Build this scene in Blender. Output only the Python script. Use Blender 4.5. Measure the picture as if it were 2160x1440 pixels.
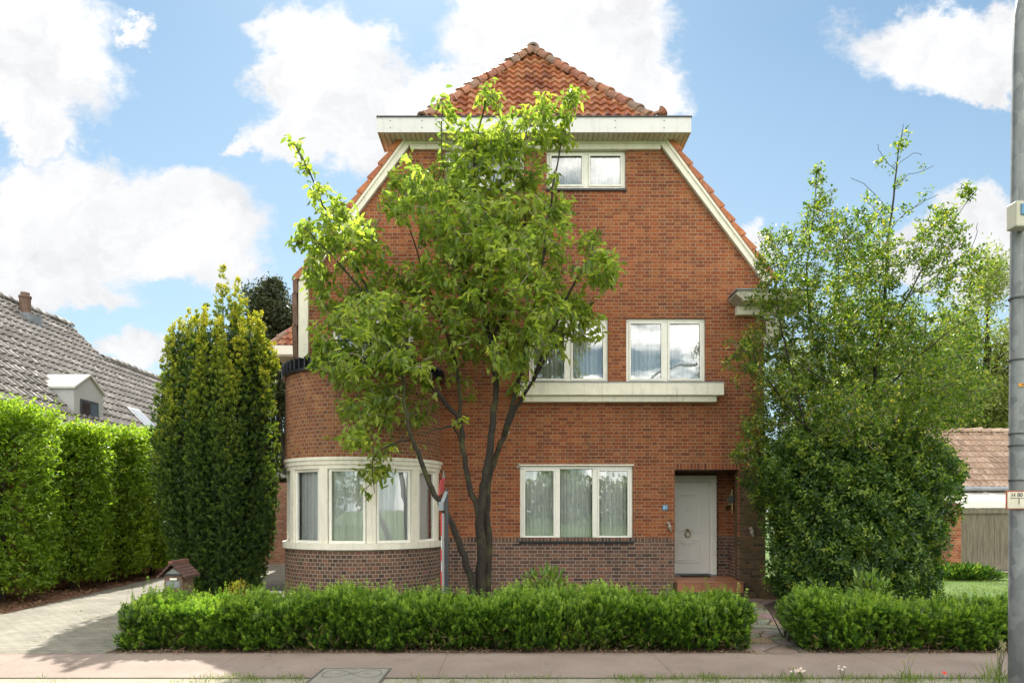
import bpy, math, random
import numpy as np
from mathutils import Vector, Matrix
rnd = random.Random(7)
R = np.random.default_rng(11)
sc = bpy.context.scene
for o in list(bpy.data.objects): bpy.data.objects.remove(o)
col = sc.collection
rad = math.radians

# ---------------------------------------------------------------- camera
CAMH, DF = 1.8, 14.4            # eye height, distance of the facade plane (Y = 0)
cam = bpy.data.cameras.new('camera'); cam.lens = 24; cam.sensor_width = 36
cam.shift_y = (1075-720)/2160; cam.clip_end = 3000; cam.clip_start = .05
co = bpy.data.objects.new('camera', cam); col.objects.link(co)
co.location = (0, -DF, CAMH); co.rotation_euler = (rad(90), 0, 0); sc.camera = co
sc.view_settings.view_transform = 'Standard'; sc.view_settings.look = 'None'
sc.view_settings.gamma = 1; sc.view_settings.exposure = 1.32

SUN_EL = 46.5                       # sun stands behind the house, a little to the left
SUN_TRAVEL = Vector((.15, -1, 0)).normalized()
SUN_STRENGTH, SKY_STRENGTH = 3.5, 0.06

def T(px, py, d):               # a world point at real distance d
    return Vector(((px-1080)/1440*d, d-DF, CAMH+(1075-py)/1440*d))

# ---------------------------------------------------------------- node helper
class NT:
    def __init__(s, tree): s.t = tree; s.n = tree.nodes; s.l = tree.links
    def put(s, sock, v):
        if isinstance(v, bpy.types.NodeSocket): s.l.new(v, sock)
        elif v is not None:
            if hasattr(sock.default_value, '__len__') and not hasattr(v, '__len__'): v = (v, v, v)
            if hasattr(v, '__len__') and len(v) == 3 and len(sock.default_value) == 4: v = (*v, 1)
            sock.default_value = v
    def m(s, op, a, b=None, c=None, clamp=False):
        n = s.n.new('ShaderNodeMath'); n.operation = op; n.use_clamp = clamp
        for i, v in enumerate((a, b, c)):
            if v is not None: s.put(n.inputs[i], v)
        return n.outputs[0]
    def mix(s, f, a, b, mode='MIX'):
        n = s.n.new('ShaderNodeMix'); n.data_type = 'RGBA'; n.blend_type = mode
        s.put(n.inputs[0], f); s.put(n.inputs[6], a); s.put(n.inputs[7], b); return n.outputs[2]
    def noise(s, vec, scale, detail=4, rough=.55, dist=0, out=0):
        n = s.n.new('ShaderNodeTexNoise'); s.put(n.inputs['Vector'], vec)
        n.inputs['Scale'].default_value = scale; n.inputs['Detail'].default_value = detail
        n.inputs['Roughness'].default_value = rough; n.inputs['Distortion'].default_value = dist
        return n.outputs[out]
    def voro(s, vec, scale, feature='F1', out='Distance', rand=1):
        n = s.n.new('ShaderNodeTexVoronoi'); n.feature = feature; s.put(n.inputs['Vector'], vec)
        n.inputs['Scale'].default_value = scale; n.inputs['Randomness'].default_value = rand
        return n.outputs[out]
    def ramp(s, f, stops, interp='LINEAR'):
        n = s.n.new('ShaderNodeValToRGB'); s.put(n.inputs[0], f); cr = n.color_ramp; cr.interpolation = interp
        while len(cr.elements) < len(stops): cr.elements.new(.5)
        for e, (p, c) in zip(cr.elements, stops):
            e.position = p; e.color = (c, c, c, 1) if not hasattr(c, '__len__') else (*c, 1)
        return n.outputs[0]
    def mapr(s, v, a, b, c=0, d=1, smooth=False):
        n = s.n.new('ShaderNodeMapRange'); s.put(n.inputs[0], v)
        for i, x in zip((1, 2, 3, 4), (a, b, c, d)): n.inputs[i].default_value = x
        if smooth: n.interpolation_type = 'SMOOTHSTEP'
        return n.outputs[0]
    def sep(s, v):
        n = s.n.new('ShaderNodeSeparateXYZ'); s.put(n.inputs[0], v); return n.outputs
    def comb(s, x, y, z=0):
        n = s.n.new('ShaderNodeCombineXYZ')
        for i, v in enumerate((x, y, z)): s.put(n.inputs[i], v)
        return n.outputs[0]
    def coord(s, k='Object'): return s.n.new('ShaderNodeTexCoord').outputs[k]
    def pos(s): return s.n.new('ShaderNodeNewGeometry').outputs['Position']
    def attr(s, name, k='Fac'):
        n = s.n.new('ShaderNodeAttribute'); n.attribute_name = name; return n.outputs[k]
    def bump(s, h, dist=.01, strength=.6):
        n = s.n.new('ShaderNodeBump'); s.put(n.inputs['Height'], h)
        n.inputs['Distance'].default_value = dist; n.inputs['Strength'].default_value = strength
        return n.outputs[0]

# ---------------------------------------------------------------- sky: Nishita with cumulus clouds at infinity
w = bpy.data.worlds.new('World'); sc.world = w; w.use_nodes = True
g = NT(w.node_tree); g.n.clear()
sky = g.n.new('ShaderNodeTexSky'); sky.sky_type = 'NISHITA'; sky.sun_disc = False
sky.sun_elevation = rad(SUN_EL); sky.sun_rotation = math.atan2(-SUN_TRAVEL.x, -SUN_TRAVEL.y)
sky.air_density = 1.0; sky.dust_density = .25; sky.ozone_density = 2.5
gen = g.coord('Generated'); sx, sy, sz = g.sep(gen)
yy = g.m('MAXIMUM', sy, .08)
u0 = g.m('DIVIDE', sx, yy); v0 = g.m('DIVIDE', sz, yy)
nv = g.comb(u0, g.m('MULTIPLY', v0, 1.2), 0)
dn = g.sep(g.noise(nv, 4.2, 7, .62, .0, 1))
dn2 = g.sep(g.noise(nv, 19, 7, .68, .0, 1))
uu = g.m('ADD', u0, g.m('ADD', g.m('MULTIPLY', g.m('SUBTRACT', dn[0], .5), .26), g.m('MULTIPLY', g.m('SUBTRACT', dn2[0], .5), .085)))
vv = g.m('ADD', v0, g.m('ADD', g.m('MULTIPLY', g.m('SUBTRACT', dn[1], .5), .22), g.m('MULTIPLY', g.m('SUBTRACT', dn2[1], .5), .075)))
CL = [(20,120,190,150,1), (60,250,110,70,.9), (270,60,90,40,.45), (150,430,200,110,1), (330,470,200,110,1), (80,560,260,110,.9), (440,560,150,90,.7),
      (690,120,120,110,1), (800,230,190,100,1), (660,270,120,70,.9), (520,300,80,35,.6), (930,180,120,80,.9),
      (1180,80,210,110,1), (1290,170,150,75,1), (1100,190,160,80,.9),
      (1990,80,210,95,1), (2080,140,180,65,.8), (2040,530,120,100,1), (1930,560,120,80,.7), (1590,500,90,70,.55), (260,760,330,75,.45), (200,650,250,60,.5)]
best = None
for (cx, cy, rx, ry, k) in CL:
    du = g.m('DIVIDE', g.m('SUBTRACT', uu, (cx-1080)/1440), rx/1440)
    dv = g.m('DIVIDE', g.m('SUBTRACT', vv, (1075-cy)/1440), ry/1440)
    e = g.m('SUBTRACT', 1.25*k, g.m('SQRT', g.m('ADD', g.m('MULTIPLY', du, du), g.m('MULTIPLY', dv, dv))))
    best = e if best is None else g.m('SMOOTH_MAX', best, e, .25)
front = g.mapr(best, -.06, .34, 0, 1, True)
haz = g.mapr(v0, 0.0, .70, .72, .14)                                   # pale air near the horizon
# clouds of the rest of the dome
zz = g.m('MAXIMUM', sz, .12)
fv = g.comb(g.m('DIVIDE', sx, zz), g.m('DIVIDE', sy, zz), 0)
rest = g.mapr(g.noise(fv, 1.1, 7, .6), .42, .62, 0, 1, True)
isf = g.mapr(sy, .12, .25, 0, 1, True)
dens = g.m('ADD', g.m('MULTIPLY', front, isf), g.m('MULTIPLY', rest, g.m('SUBTRACT', 1, isf)))
back = g.mapr(sy, .1, -.5, 0, 1, True)                                 # out-of-view clouds opposite the sun, brightened to light the shaded facade
puff = g.mapr(g.noise(g.comb(uu, vv, 0), 9, 5, .6), .3, .7, .80, 1.06)
low = g.mapr(v0, .15, .75, .93, 1.02)
cb = g.m('MULTIPLY', g.m('MULTIPLY', puff, low), g.m('ADD', 1, g.m('MULTIPLY', back, 4.95)))
CLOUD = 7.1
cc = g.mix(1, g.mix(back, (CLOUD, CLOUD*1.005, CLOUD*1.02), (CLOUD*1.05, CLOUD, CLOUD*.90)), cb, 'MULTIPLY')
skyc = g.mix(1, sky.outputs[0], (.90, 1.06, .96), 'MULTIPLY')
skyc = g.mix(haz, skyc, (4.9, 5.8, 6.7))
fin = g.mix(dens, skyc, cc)
bg = g.n.new('ShaderNodeBackground'); g.put(bg.inputs[0], fin); bg.inputs[1].default_value = SKY_STRENGTH
wo = g.n.new('ShaderNodeOutputWorld'); g.l.new(bg.outputs[0], wo.inputs[0])

# ---------------------------------------------------------------- sun
sl = bpy.data.lights.new('sun', 'SUN'); sl.energy = SUN_STRENGTH; sl.angle = rad(.53); sl.color = (1, .955, .87)
so = bpy.data.objects.new('sun', sl); col.objects.link(so)
ray = SUN_TRAVEL*math.cos(rad(SUN_EL)) + Vector((0, 0, -math.sin(rad(SUN_EL))))
so.rotation_euler = ray.to_track_quat('-Z', 'Y').to_euler(); so.location = (-3, 20, 30)

# ---------------------------------------------------------------- mesh helpers
def tag(o, label=None, cat=None, group=None, kind=None):
    for k, v in (('label', label), ('category', cat), ('group', group), ('kind', kind)):
        if v: o[k] = v
    return o
def empty(name, loc, label, cat, group=None):
    o = bpy.data.objects.new(name, None); col.objects.link(o); o.location = loc
    o.empty_display_size = .2
    return tag(o, label, cat, group)
def link(name, me, mat, parent=None, origin=None):
    o = bpy.data.objects.new(name, me); col.objects.link(o)
    if mat: me.materials.append(mat)
    if parent is not None:
        o.parent = parent
        if parent.type == 'EMPTY': o.matrix_parent_inverse = Matrix.Translation(-Vector(parent.location))
        elif parent.get('_org') is not None: o.matrix_parent_inverse = Matrix.Translation(-Vector(parent['_org']))
    elif origin is not None:
        me.transform(Matrix.Translation(-Vector(origin))); o.location = origin
    return o
class MB:
    def __init__(s): s.v = []; s.f = []; s.uv = []
    def add(s, vs, fs, uvs=None):
        b = len(s.v); s.v += [tuple(x) for x in vs]
        for i, f in enumerate(fs):
            s.f.append(tuple(b+k for k in f)); s.uv.append(None if uvs is None else uvs[i])
        return s
    def quad(s, *p, uv=None): return s.add(p, [tuple(range(len(p)))], None if uv is None else [uv])
    def box(s, x0, x1, y0, y1, z0, z1):
        v = [(x, y, z) for z in (z0, z1) for y in (y0, y1) for x in (x0, x1)]
        return s.add(v, [(0,2,3,1), (4,5,7,6), (0,1,5,4), (2,6,7,3), (0,4,6,2), (1,3,7,5)])
    def obox(s, c, ax, ay, az):                       # centre and three half-axes
        c, ax, ay, az = map(Vector, (c, ax, ay, az))
        v = [c+ax*i+ay*j+az*k for k in (-1, 1) for j in (-1, 1) for i in (-1, 1)]
        return s.add(v, [(0,2,3,1), (4,5,7,6), (0,1,5,4), (2,6,7,3), (0,4,6,2), (1,3,7,5)])
    def bar(s, a, b, wdt, th, up=(0, 1, 0)):          # bar of width wdt, thickness th (along up)
        a, b = Vector(a), Vector(b); d = (b-a); up = Vector(up).normalized()
        sd = d.cross(up).normalized()
        return s.obox((a+b)/2, d/2, sd*wdt/2, up*th/2)
    def prism(s, poly, axis, a0, a1):                 # poly: 2d points; axis 'x','y','z'
        def P(p, a): return {'x': (a, p[0], p[1]), 'y': (p[0], a, p[1]), 'z': (p[0], p[1], a)}[axis]
        n = len(poly); v = [P(p, a0) for p in poly]+[P(p, a1) for p in poly]
        f = [tuple(range(n)), tuple(range(2*n-1, n-1, -1))]+[(i, n+i, n+(i+1) % n, (i+1) % n) for i in range(n)]
        return s.add(v, f)
    def tube(s, pts, rads, n=6, cap=True):
        pts = [Vector(p) for p in pts]; k = len(pts)
        if not hasattr(rads, '__len__'): rads = [rads]*k
        ref = None; vs = []
        for i, p in enumerate(pts):
            t = (pts[min(i+1, k-1)]-pts[max(i-1, 0)])
            t = t.normalized() if t.length > 1e-9 else Vector((0, 0, 1))
            if ref is None: ref = t.orthogonal().normalized()
            a = (ref-t*ref.dot(t)); a = a.normalized() if a.length > 1e-6 else t.orthogonal().normalized()
            ref = a; b = t.cross(a)
            for j in range(n):
                th = 2*math.pi*j/n; vs.append(p+(a*math.cos(th)+b*math.sin(th))*rads[i])
        fs = [(i*n+j, i*n+(j+1) % n, (i+1)*n+(j+1) % n, (i+1)*n+j) for i in range(k-1) for j in range(n)]
        if cap: fs += [tuple(range(n-1, -1, -1)), tuple((k-1)*n+j for j in range(n))]
        return s.add(vs, fs)
    def lathe(s, prof, c, n=16):                      # prof: (r, z) pairs
        return s.tube([Vector(c)+Vector((0, 0, z)) for r, z in prof], [max(r, 1e-4) for r, z in prof], n)
    def ball(s, c, r, n=10, m=7):
        c = Vector(c); r = (r, r, r) if not hasattr(r, '__len__') else r
        vs = [c+Vector((0, 0, -r[2]))]
        for i in range(1, m):
            ph = -math.pi/2+math.pi*i/m
            for j in range(n):
                th = 2*math.pi*j/n
                vs.append(c+Vector((r[0]*math.cos(ph)*math.cos(th), r[1]*math.cos(ph)*math.sin(th), r[2]*math.sin(ph))))
        vs.append(c+Vector((0, 0, r[2])))
        fs = [(0, 1+(j+1) % n, 1+j) for j in range(n)]
        for i in range(m-2):
            for j in range(n):
                a = 1+i*n; fs.append((a+j, a+(j+1) % n, a+n+(j+1) % n, a+n+j))
        e = len(vs)-1; a = 1+(m-2)*n
        fs += [(a+j, a+(j+1) % n, e) for j in range(n)]
        return s.add(vs, fs)
    def build(s, name, mat, parent=None, smooth=False, origin=None, bevel=0):
        me = bpy.data.meshes.new(name); me.from_pydata(s.v, [], s.f)
        uvl = me.uv_layers.new(name='UVMap'); buf = np.zeros(len(me.loops)*2, np.float32); k = 0
        for f, uv in zip(s.f, s.uv):
            if uv is None:
                p = [s.v[i] for i in f]; nrm = Vector((0, 0, 0))
                for i in range(1, len(p)-1): nrm += (Vector(p[i])-Vector(p[0])).cross(Vector(p[i+1])-Vector(p[0]))
                ax = max(range(3), key=lambda q: abs(nrm[q]))
                a, b = ((1, 2), (0, 2), (0, 1))[ax]
                uv = [(q[a], q[b]) for q in p]
            for q in uv: buf[k] = q[0]; buf[k+1] = q[1]; k += 2
        uvl.data.foreach_set('uv', buf)
        if smooth: me.polygons.foreach_set('use_smooth', [True]*len(me.polygons))
        me.update()
        o = link(name, me, mat, parent, origin)
        if bevel:
            md = o.modifiers.new('bevel', 'BEVEL'); md.width = bevel; md.segments = 2; md.limit_method = 'ANGLE'
        return o

def unit(a): return a/np.maximum(np.linalg.norm(a, axis=1, keepdims=True), 1e-9)
def leafmesh(name, P, D, N, L, W, mat, parent, tint, fold=.18, six=False, droop=.0, origin=None, kind=None):
    """many single leaves in one mesh: a folded blade each, with a per-leaf tint, partly random, partly by height and depth"""
    P = np.asarray(P, float); n = len(P); D = unit(np.asarray(D, float)); N = np.asarray(N, float)
    S = unit(np.cross(D, N)); N = np.cross(S, D)
    L = np.broadcast_to(np.asarray(L, float), (n,))[:, None]; W = np.broadcast_to(np.asarray(W, float), (n,))[:, None]
    if six:
        tip = P+D*L-N*L*droop
        V = np.stack([P, P+D*L*.3+S*W*.45+N*W*fold, P+D*L*.68+S*W*.36+N*(W*fold-L*droop*.4), tip,
                      P+D*L*.68-S*W*.36+N*(W*fold-L*droop*.4), P+D*L*.3-S*W*.45+N*W*fold], 1)
        F = np.array([[0, 1, 2, 3], [0, 3, 4, 5]]); k = 6
    else:
        V = np.stack([P, P+D*L*.5+S*W*.5+N*W*fold, P+D*L-N*L*droop, P+D*L*.5-S*W*.5+N*W*fold], 1)
        F = np.array([[0, 1, 2], [0, 2, 3]]); k = 4
    m = F.shape[1]; nf = n*2
    idx = (np.arange(n)[:, None, None]*k+F[None]).reshape(-1)
    me = bpy.data.meshes.new(name); me.vertices.add(n*k); me.vertices.foreach_set('co', V.reshape(-1).astype(np.float32))
    me.loops.add(nf*m); me.loops.foreach_set('vertex_index', idx.astype(np.int32))
    me.polygons.add(nf); me.polygons.foreach_set('loop_start', (np.arange(nf)*m).astype(np.int32))
    me.update(calc_edges=True)
    at = me.attributes.new('tint', 'FLOAT', 'FACE')
    at.data.foreach_set('value', np.repeat(np.asarray(tint, np.float32), 2))
    o = link(name, me, mat, parent, origin)
    if kind: o['kind'] = kind
    return o
def rdir(n):
    return unit(R.normal(size=(n, 3)))

# ---------------------------------------------------------------- materials
def newmat(name):
    m = bpy.data.materials.new(name); m.use_nodes = True; g = NT(m.node_tree)
    b = g.n['Principled BSDF']; return m, g, b
def plain(name, c, rough=.55, var=.25, scale=6, bump=0, metal=0, spec=.5, fine=0, streak=0):
    m, g, b = newmat(name); p = g.coord('Object')
    n = g.noise(p, scale, 6, .62)
    lo = tuple(x*(1-var) for x in c); hi = tuple(min(x*(1+var), .95) for x in c)
    cc = g.ramp(n, [(.3, lo), (.7, hi)])
    if fine:
        cc = g.mix(g.mapr(g.noise(p, fine, 3, .7), .35, .7, 0, .55), cc, tuple(x*.45 for x in c))
    if streak:
        x, y, z = g.sep(p); sv = g.comb(g.m('MULTIPLY', x, 7), g.m('MULTIPLY', y, 7), g.m('MULTIPLY', z, .9))
        cc = g.mix(g.mapr(g.noise(sv, 1.5, 5, .7), .52, .78, 0, streak), cc, (.20, .18, .11))
        cc = g.mix(g.mapr(g.noise(p, 14, 5, .7), .63, .70, 0, streak), cc, (.33, .29, .21))
    g.put(b.inputs['Base Color'], cc); g.put(b.inputs['Roughness'], rough); b.inputs['Metallic'].default_value = metal
    b.inputs['Specular IOR Level'].default_value = spec
    if bump: g.put(b.inputs['Normal'], g.bump(g.noise(p, scale*6, 5, .6), bump))
    return m
def brick(name, stops, mortar, bond='flemish', stain=.35, LS=.215, H=.0735, MW=.011, moss=0, mortar2=None):
    m, g, b = newmat(name); uvn = g.n.new('ShaderNodeUVMap').outputs[0]
    wob = g.sep(g.noise(uvn, 9, 2, .5, 0, 1))
    u, v, _ = g.sep(uvn)
    u = g.m('ADD', u, g.m('MULTIPLY', g.m('SUBTRACT', wob[0], .5), .012)); v = g.m('ADD', v, g.m('MULTIPLY', g.m('SUBTRACT', wob[1], .5), .009))
    r = g.m('DIVIDE', v, H); row = g.m('FLOOR', r); rf = g.m('SUBTRACT', r, row)
    if bond == 'flemish': PER, st = LS*1.5, LS
    else: PER, st = LS, LS*.5
    a = g.m('ADD', g.m('DIVIDE', u, PER), g.m('MULTIPLY', row, .5 if bond == 'flemish' else .25))
    cell = g.m('FLOOR', a); f = g.m('MULTIPLY', g.m('SUBTRACT', a, cell), PER)
    isH = g.m('GREATER_THAN', f, st)
    idv = g.m('ADD', g.m('MULTIPLY', cell, 2), isH)
    d1 = g.m('MINIMUM', f, g.m('ABSOLUTE', g.m('SUBTRACT', f, st)))
    du = g.m('MINIMUM', d1, g.m('SUBTRACT', PER, f))
    dv = g.m('MULTIPLY', g.m('MINIMUM', rf, g.m('SUBTRACT', 1, rf)), H)
    d = g.m('MINIMUM', du, dv)
    mask = g.mapr(d, MW*.5-.003, MW*.5+.003, 0, 1, True)
    wn = g.n.new('ShaderNodeTexWhiteNoise'); wn.noise_dimensions = '2D'; g.put(wn.inputs['Vector'], g.comb(idv, row, 0))
    bc = g.ramp(wn.outputs[0], stops)
    pos = g.pos()
    bc = g.mix(1, bc, g.ramp(g.noise(pos, 28, 4, .65), [(.25, .62), (.75, 1.3)]), 'MULTIPLY')
    big = g.m('ADD', g.m('MULTIPLY', g.noise(pos, .55, 5, .6), .6), g.m('MULTIPLY', g.noise(pos, 1.9, 5, .65), .4))
    bc = g.mix(1, bc, g.ramp(big, [(.3, (1-stain*.75, 1-stain*.62, 1-stain*.5)), (.52, .95), (.7, 1.15)]), 'MULTIPLY')
    px_, py_, pz_ = g.sep(pos); stv = g.comb(g.m('MULTIPLY', g.m('ADD', px_, py_), 3.2), 0, g.m('MULTIPLY', pz_, .35))
    bc = g.mix(g.mapr(g.noise(stv, 1.6, 5, .65), .50, .72, 0, stain*.9), bc, (.075, .045, .028))
    mc = g.ramp(g.noise(pos, 3, 4, .6), [(.3, tuple(x*.6 for x in mortar)), (.7, mortar)])
    cc = g.mix(mask, mc, bc)
    if moss: cc = g.mix(g.mapr(g.noise(pos, 3.5, 6, .7), .38, .68, 0, moss), cc, (.075, .07, .022))
    g.put(b.inputs['Base Color'], cc); b.inputs['Roughness'].default_value = .85
    b.inputs['Specular IOR Level'].default_value = .25
    h = g.m('ADD', mask, g.m('MULTIPLY', g.noise(pos, 60, 4, .7), .5))
    g.put(b.inputs['Normal'], g.bump(h, .008, .7))
    return m
RED = [(0, (.20, .055, .028)), (.12, (.245, .065, .028)), (.45, (.295, .078, .029)), (.7, (.335, .096, .033)), (.9, (.385, .13, .048)), (1, (.24, .082, .045))]
PUR = [(0, (.07, .043, .034)), (.25, (.125, .066, .048)), (.5, (.16, .082, .055)), (.72, (.19, .105, .066)), (.9, (.24, .10, .06)), (1, (.10, .070, .058))]
M = {}
M['brick'] = brick('red_brick', RED, (.38, .295, .195), stain=.55, MW=.0115)
M['brick_bay'] = brick('bay_red_brick', [(p, (c[0]*.9, c[1]*1.12, c[2]*1.15)) for p, c in RED], (.36, .31, .24), 'header', stain=.4)
M['plinth'] = brick('purple_plinth_brick', PUR, (.40, .36, .31), stain=.3)
M['plinth_bay'] = brick('bay_plinth_brick', PUR, (.40, .37, .30), 'header', stain=.3)
M['soldier'] = brick('soldier_brick', RED, (.36, .31, .24), 'header', LS=.147, H=.215)
M['soldier_p'] = brick('plinth_soldier_brick', PUR, (.38, .35, .29), 'header', LS=.147, H=.215)
M['brick_moss'] = brick('mossy_brick', [(p, tuple(x*.8 for x in c)) for p, c in PUR], (.14, .13, .09), moss=.75)
M['brick_pink'] = brick('annex_brick', [(0, (.30, .13, .08)), (.5, (.40, .18, .11)), (1, (.46, .24, .15))], (.45, .38, .3))
M['brick_n'] = brick('outbuilding_brick', [(0, (.28, .07, .03)), (.5, (.38, .11, .05)), (1, (.46, .17, .08))], (.42, .36, .28))
M['cream'] = plain('cream_paint', (.76, .72, .61), .45, .07, 4, .002, streak=.45)
M['white'] = plain('white_frame', (.82, .80, .73), .32, .05, 3, streak=.15)
M['fascia'] = plain('fascia_panel', (.62, .61, .60), .35, .05, 2, streak=.25)
M['alu'] = plain('pale_grey_panel', (.42, .43, .43), .45, .06, 2)
M['dark'] = plain('dark_metal', (.035, .037, .042), .4, .2)
M['zinc'] = plain('weathered_zinc', (.22, .24, .26), .5, .2, 5)
M['black_tile'] = plain('black_glazed_tile', (.018, .02, .026), .22, .3, 8)
M['door'] = plain('door_paint', (.84, .82, .77), .35, .03, 2)
M['brass'] = plain('aged_brass', (.40, .31, .15), .3, .3, 20, metal=.9)
M['mat'] = plain('coir_mat', (.03, .018, .01), .95, .3, 60)
M['inside'] = plain('room_wall', (.25, .24, .22), .9)
M['terrace'] = plain('terracotta_step', (.36, .15, .08), .5, .22, 5)
M['ornament'] = plain('stone_bird', (.36, .31, .25), .7, .3, 25)
def soffit_mat():
    m, g, b = newmat('soffit_boards'); x, y, z = g.sep(g.coord('Object'))
    f = g.m('FRACT', g.m('DIVIDE', x, .105)); ln = g.mapr(g.m('MINIMUM', f, g.m('SUBTRACT', 1, f)), .02, .09)
    c = g.mix(1, g.ramp(g.noise(g.coord('Object'), 3, 5, .6), [(.3, (.55, .48, .38)), (.7, (.72, .65, .54))]), g.mapr(ln, 0, 1, .35, 1), 'MULTIPLY')
    g.put(b.inputs['Base Color'], c); b.inputs['Roughness'].default_value = .6
    g.put(b.inputs['Normal'], g.bump(ln, .01, 1)); return m
M['soffit'] = soffit_mat()
def tile_mat(name, stops, rough=.32, dirt=.6, dirtc=(.06, .05, .04), lich=.0):
    m, g, b = newmat(name); uvn = g.n.new('ShaderNodeUVMap').outputs[0]; u, v, _ = g.sep(uvn)
    wn = g.n.new('ShaderNodeTexWhiteNoise'); wn.noise_dimensions = '2D'
    g.put(wn.inputs['Vector'], g.comb(g.m('FLOOR', u), g.m('FLOOR', v), 0))
    c = g.ramp(wn.outputs[0], stops); pos = g.pos()
    c = g.mix(g.mapr(g.noise(pos, 2.2, 6, .68), .5, .72, 0, dirt), c, dirtc)
    c = g.mix(1, c, g.ramp(g.noise(pos, 18, 5, .7), [(.25, .6), (.7, 1.25)]), 'MULTIPLY')
    if lich: c = g.mix(g.mapr(g.noise(pos, 7, 5, .7), .56, .66, 0, lich), c, (.22, .19, .09))
    g.put(b.inputs['Base Color'], c)
    g.put(b.inputs['Roughness'], g.mapr(g.noise(pos, 6, 4, .6), .3, .7, rough*.8, rough*1.6))
    g.put(b.inputs['Normal'], g.bump(g.noise(pos, 40, 4, .6), .004, .5)); return m
M['tile'] = tile_mat('terracotta_pantile', [(0, (.22, .065, .03)), (.35, (.37, .125, .055)), (.7, (.44, .175, .08)), (1, (.42, .20, .11))], .26, .5, lich=.3)
M['ridge'] = tile_mat('mossy_hip_tile', [(0, (.26, .09, .05)), (.5, (.38, .14, .07)), (1, (.24, .15, .10))], .5, .75, (.05, .05, .04), lich=.5)
M['verge'] = tile_mat('orange_verge_tile', [(0, (.36, .10, .03)), (.5, (.46, .15, .045)), (1, (.40, .13, .05))], .45, .35)
M['verge_d'] = tile_mat('brown_hung_tile', [(0, (.11, .06, .04)), (1, (.17, .085, .055))], .55, .4)
M['tile_grey'] = tile_mat('grey_concrete_pantile', [(0, (.13, .12, .112)), (.5, (.185, .17, .158)), (1, (.24, .222, .205))], .65, .45, (.09, .08, .07), lich=.35)
M['tile_beige'] = tile_mat('pale_brown_pantile', [(0, (.30, .20, .14)), (.5, (.40, .27, .19)), (1, (.46, .33, .25))], .6, .3)
def glass_mat():
    m, g, b = newmat('window_glass'); g.n.remove(b)
    t = g.n.new('ShaderNodeBsdfTransparent'); t.inputs[0].default_value = (.95, .97, .97, 1)
    gl = g.n.new('ShaderNodeBsdfGlossy'); gl.inputs['Roughness'].default_value = .004; gl.inputs[0].default_value = (.95, .97, 1, 1)
    g.put(gl.inputs['Normal'], g.bump(g.noise(g.coord('Object'), 1.6, 2, .5), .01, .12))
    lw = g.n.new('ShaderNodeLayerWeight'); lw.inputs[0].default_value = .35
    mx = g.n.new('ShaderNodeMixShader'); g.put(mx.inputs[0], g.mapr(lw.outputs[0], 0, 1, .17, 1))
    g.l.new(t.outputs[0], mx.inputs[1]); g.l.new(gl.outputs[0], mx.inputs[2])
    g.l.new(mx.outputs[0], g.n['Material Output'].inputs[0]); return m
M['glass'] = glass_mat()
def curtain_mat():
    m, g, b = newmat('net_curtain'); g.put(b.inputs['Base Color'], (.84, .85, .85)); b.inputs['Roughness'].default_value = .9
    tr = g.n.new('ShaderNodeBsdfTransparent'); mx = g.n.new('ShaderNodeMixShader'); mx.inputs[0].default_value = .92
    g.l.new(tr.outputs[0], mx.inputs[1]); g.l.new(b.outputs[0], mx.inputs[2]); g.l.new(mx.outputs[0], g.n['Material Output'].inputs[0]); return m
M['curtain'] = curtain_mat()
def leaf_mat(name, stops, rough=.45, trans=.4, tcol=1.6, spec=.5):
    m, g, b = newmat(name); t = g.attr('tint')
    c = g.ramp(t, stops); g.put(b.inputs['Base Color'], c); b.inputs['Roughness'].default_value = rough
    b.inputs['Specular IOR Level'].default_value = spec
    tl = g.n.new('ShaderNodeBsdfTranslucent'); g.put(tl.inputs[0], g.mix(1, c, (tcol*1.08, tcol*1.12, tcol*.55), 'MULTIPLY'))
    mx = g.n.new('ShaderNodeMixShader'); mx.inputs[0].default_value = trans
    g.l.new(b.outputs[0], mx.inputs[1]); g.l.new(tl.outputs[0], mx.inputs[2]); g.l.new(mx.outputs[0], g.n['Material Output'].inputs[0])
    return m
M['leaf_tree'] = leaf_mat('soft_green_leaf', [(0, (.08, .135, .03)), (.5, (.205, .27, .055)), (.85, (.31, .36, .07)), (1, (.42, .42, .09))], .40, .55, 2.1)
M['leaf_holly'] = leaf_mat('glossy_holly_leaf', [(0, (.018, .046, .012)), (.38, (.045, .105, .018)), (.66, (.14, .215, .03)), (.9, (.28, .33, .05)), (1, (.42, .38, .06))], .36, .40, 2.0, .45)
M['leaf_horn'] = leaf_mat('hornbeam_leaf', [(0, (.06, .12, .012)), (.5, (.16, .25, .024)), (.85, (.29, .38, .032)), (1, (.40, .44, .05))], .4, .5, 2.1)
M['leaf_yew'] = leaf_mat('golden_yew_needle', [(0, (.020, .046, .010)), (.3, (.042, .088, .014)), (.55, (.12, .19, .02)), (.8, (.30, .34, .03)), (1, (.52, .48, .05))], .5, .35, 1.6)
M['leaf_hedge'] = leaf_mat('green_yew_needle', [(0, (.018, .045, .008)), (.35, (.05, .115, .014)), (.65, (.14, .25, .025)), (1, (.30, .42, .05))], .45, .35, 1.8)
M['leaf_far'] = leaf_mat('grey_green_leaf', [(0, (.09, .12, .035)), (.5, (.18, .22, .06)), (1, (.30, .32, .11))], .5, .45, 1.8)
M['leaf_dark'] = leaf_mat('dark_evergreen_leaf', [(0, (.02, .032, .012)), (.6, (.045, .06, .02)), (1, (.10, .10, .035))], .5, .2, 1.4)
M['dead'] = leaf_mat('dead_twig', [(0, (.06, .035, .02)), (.6, (.15, .085, .045)), (1, (.28, .19, .11))], .9, .05)
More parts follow.
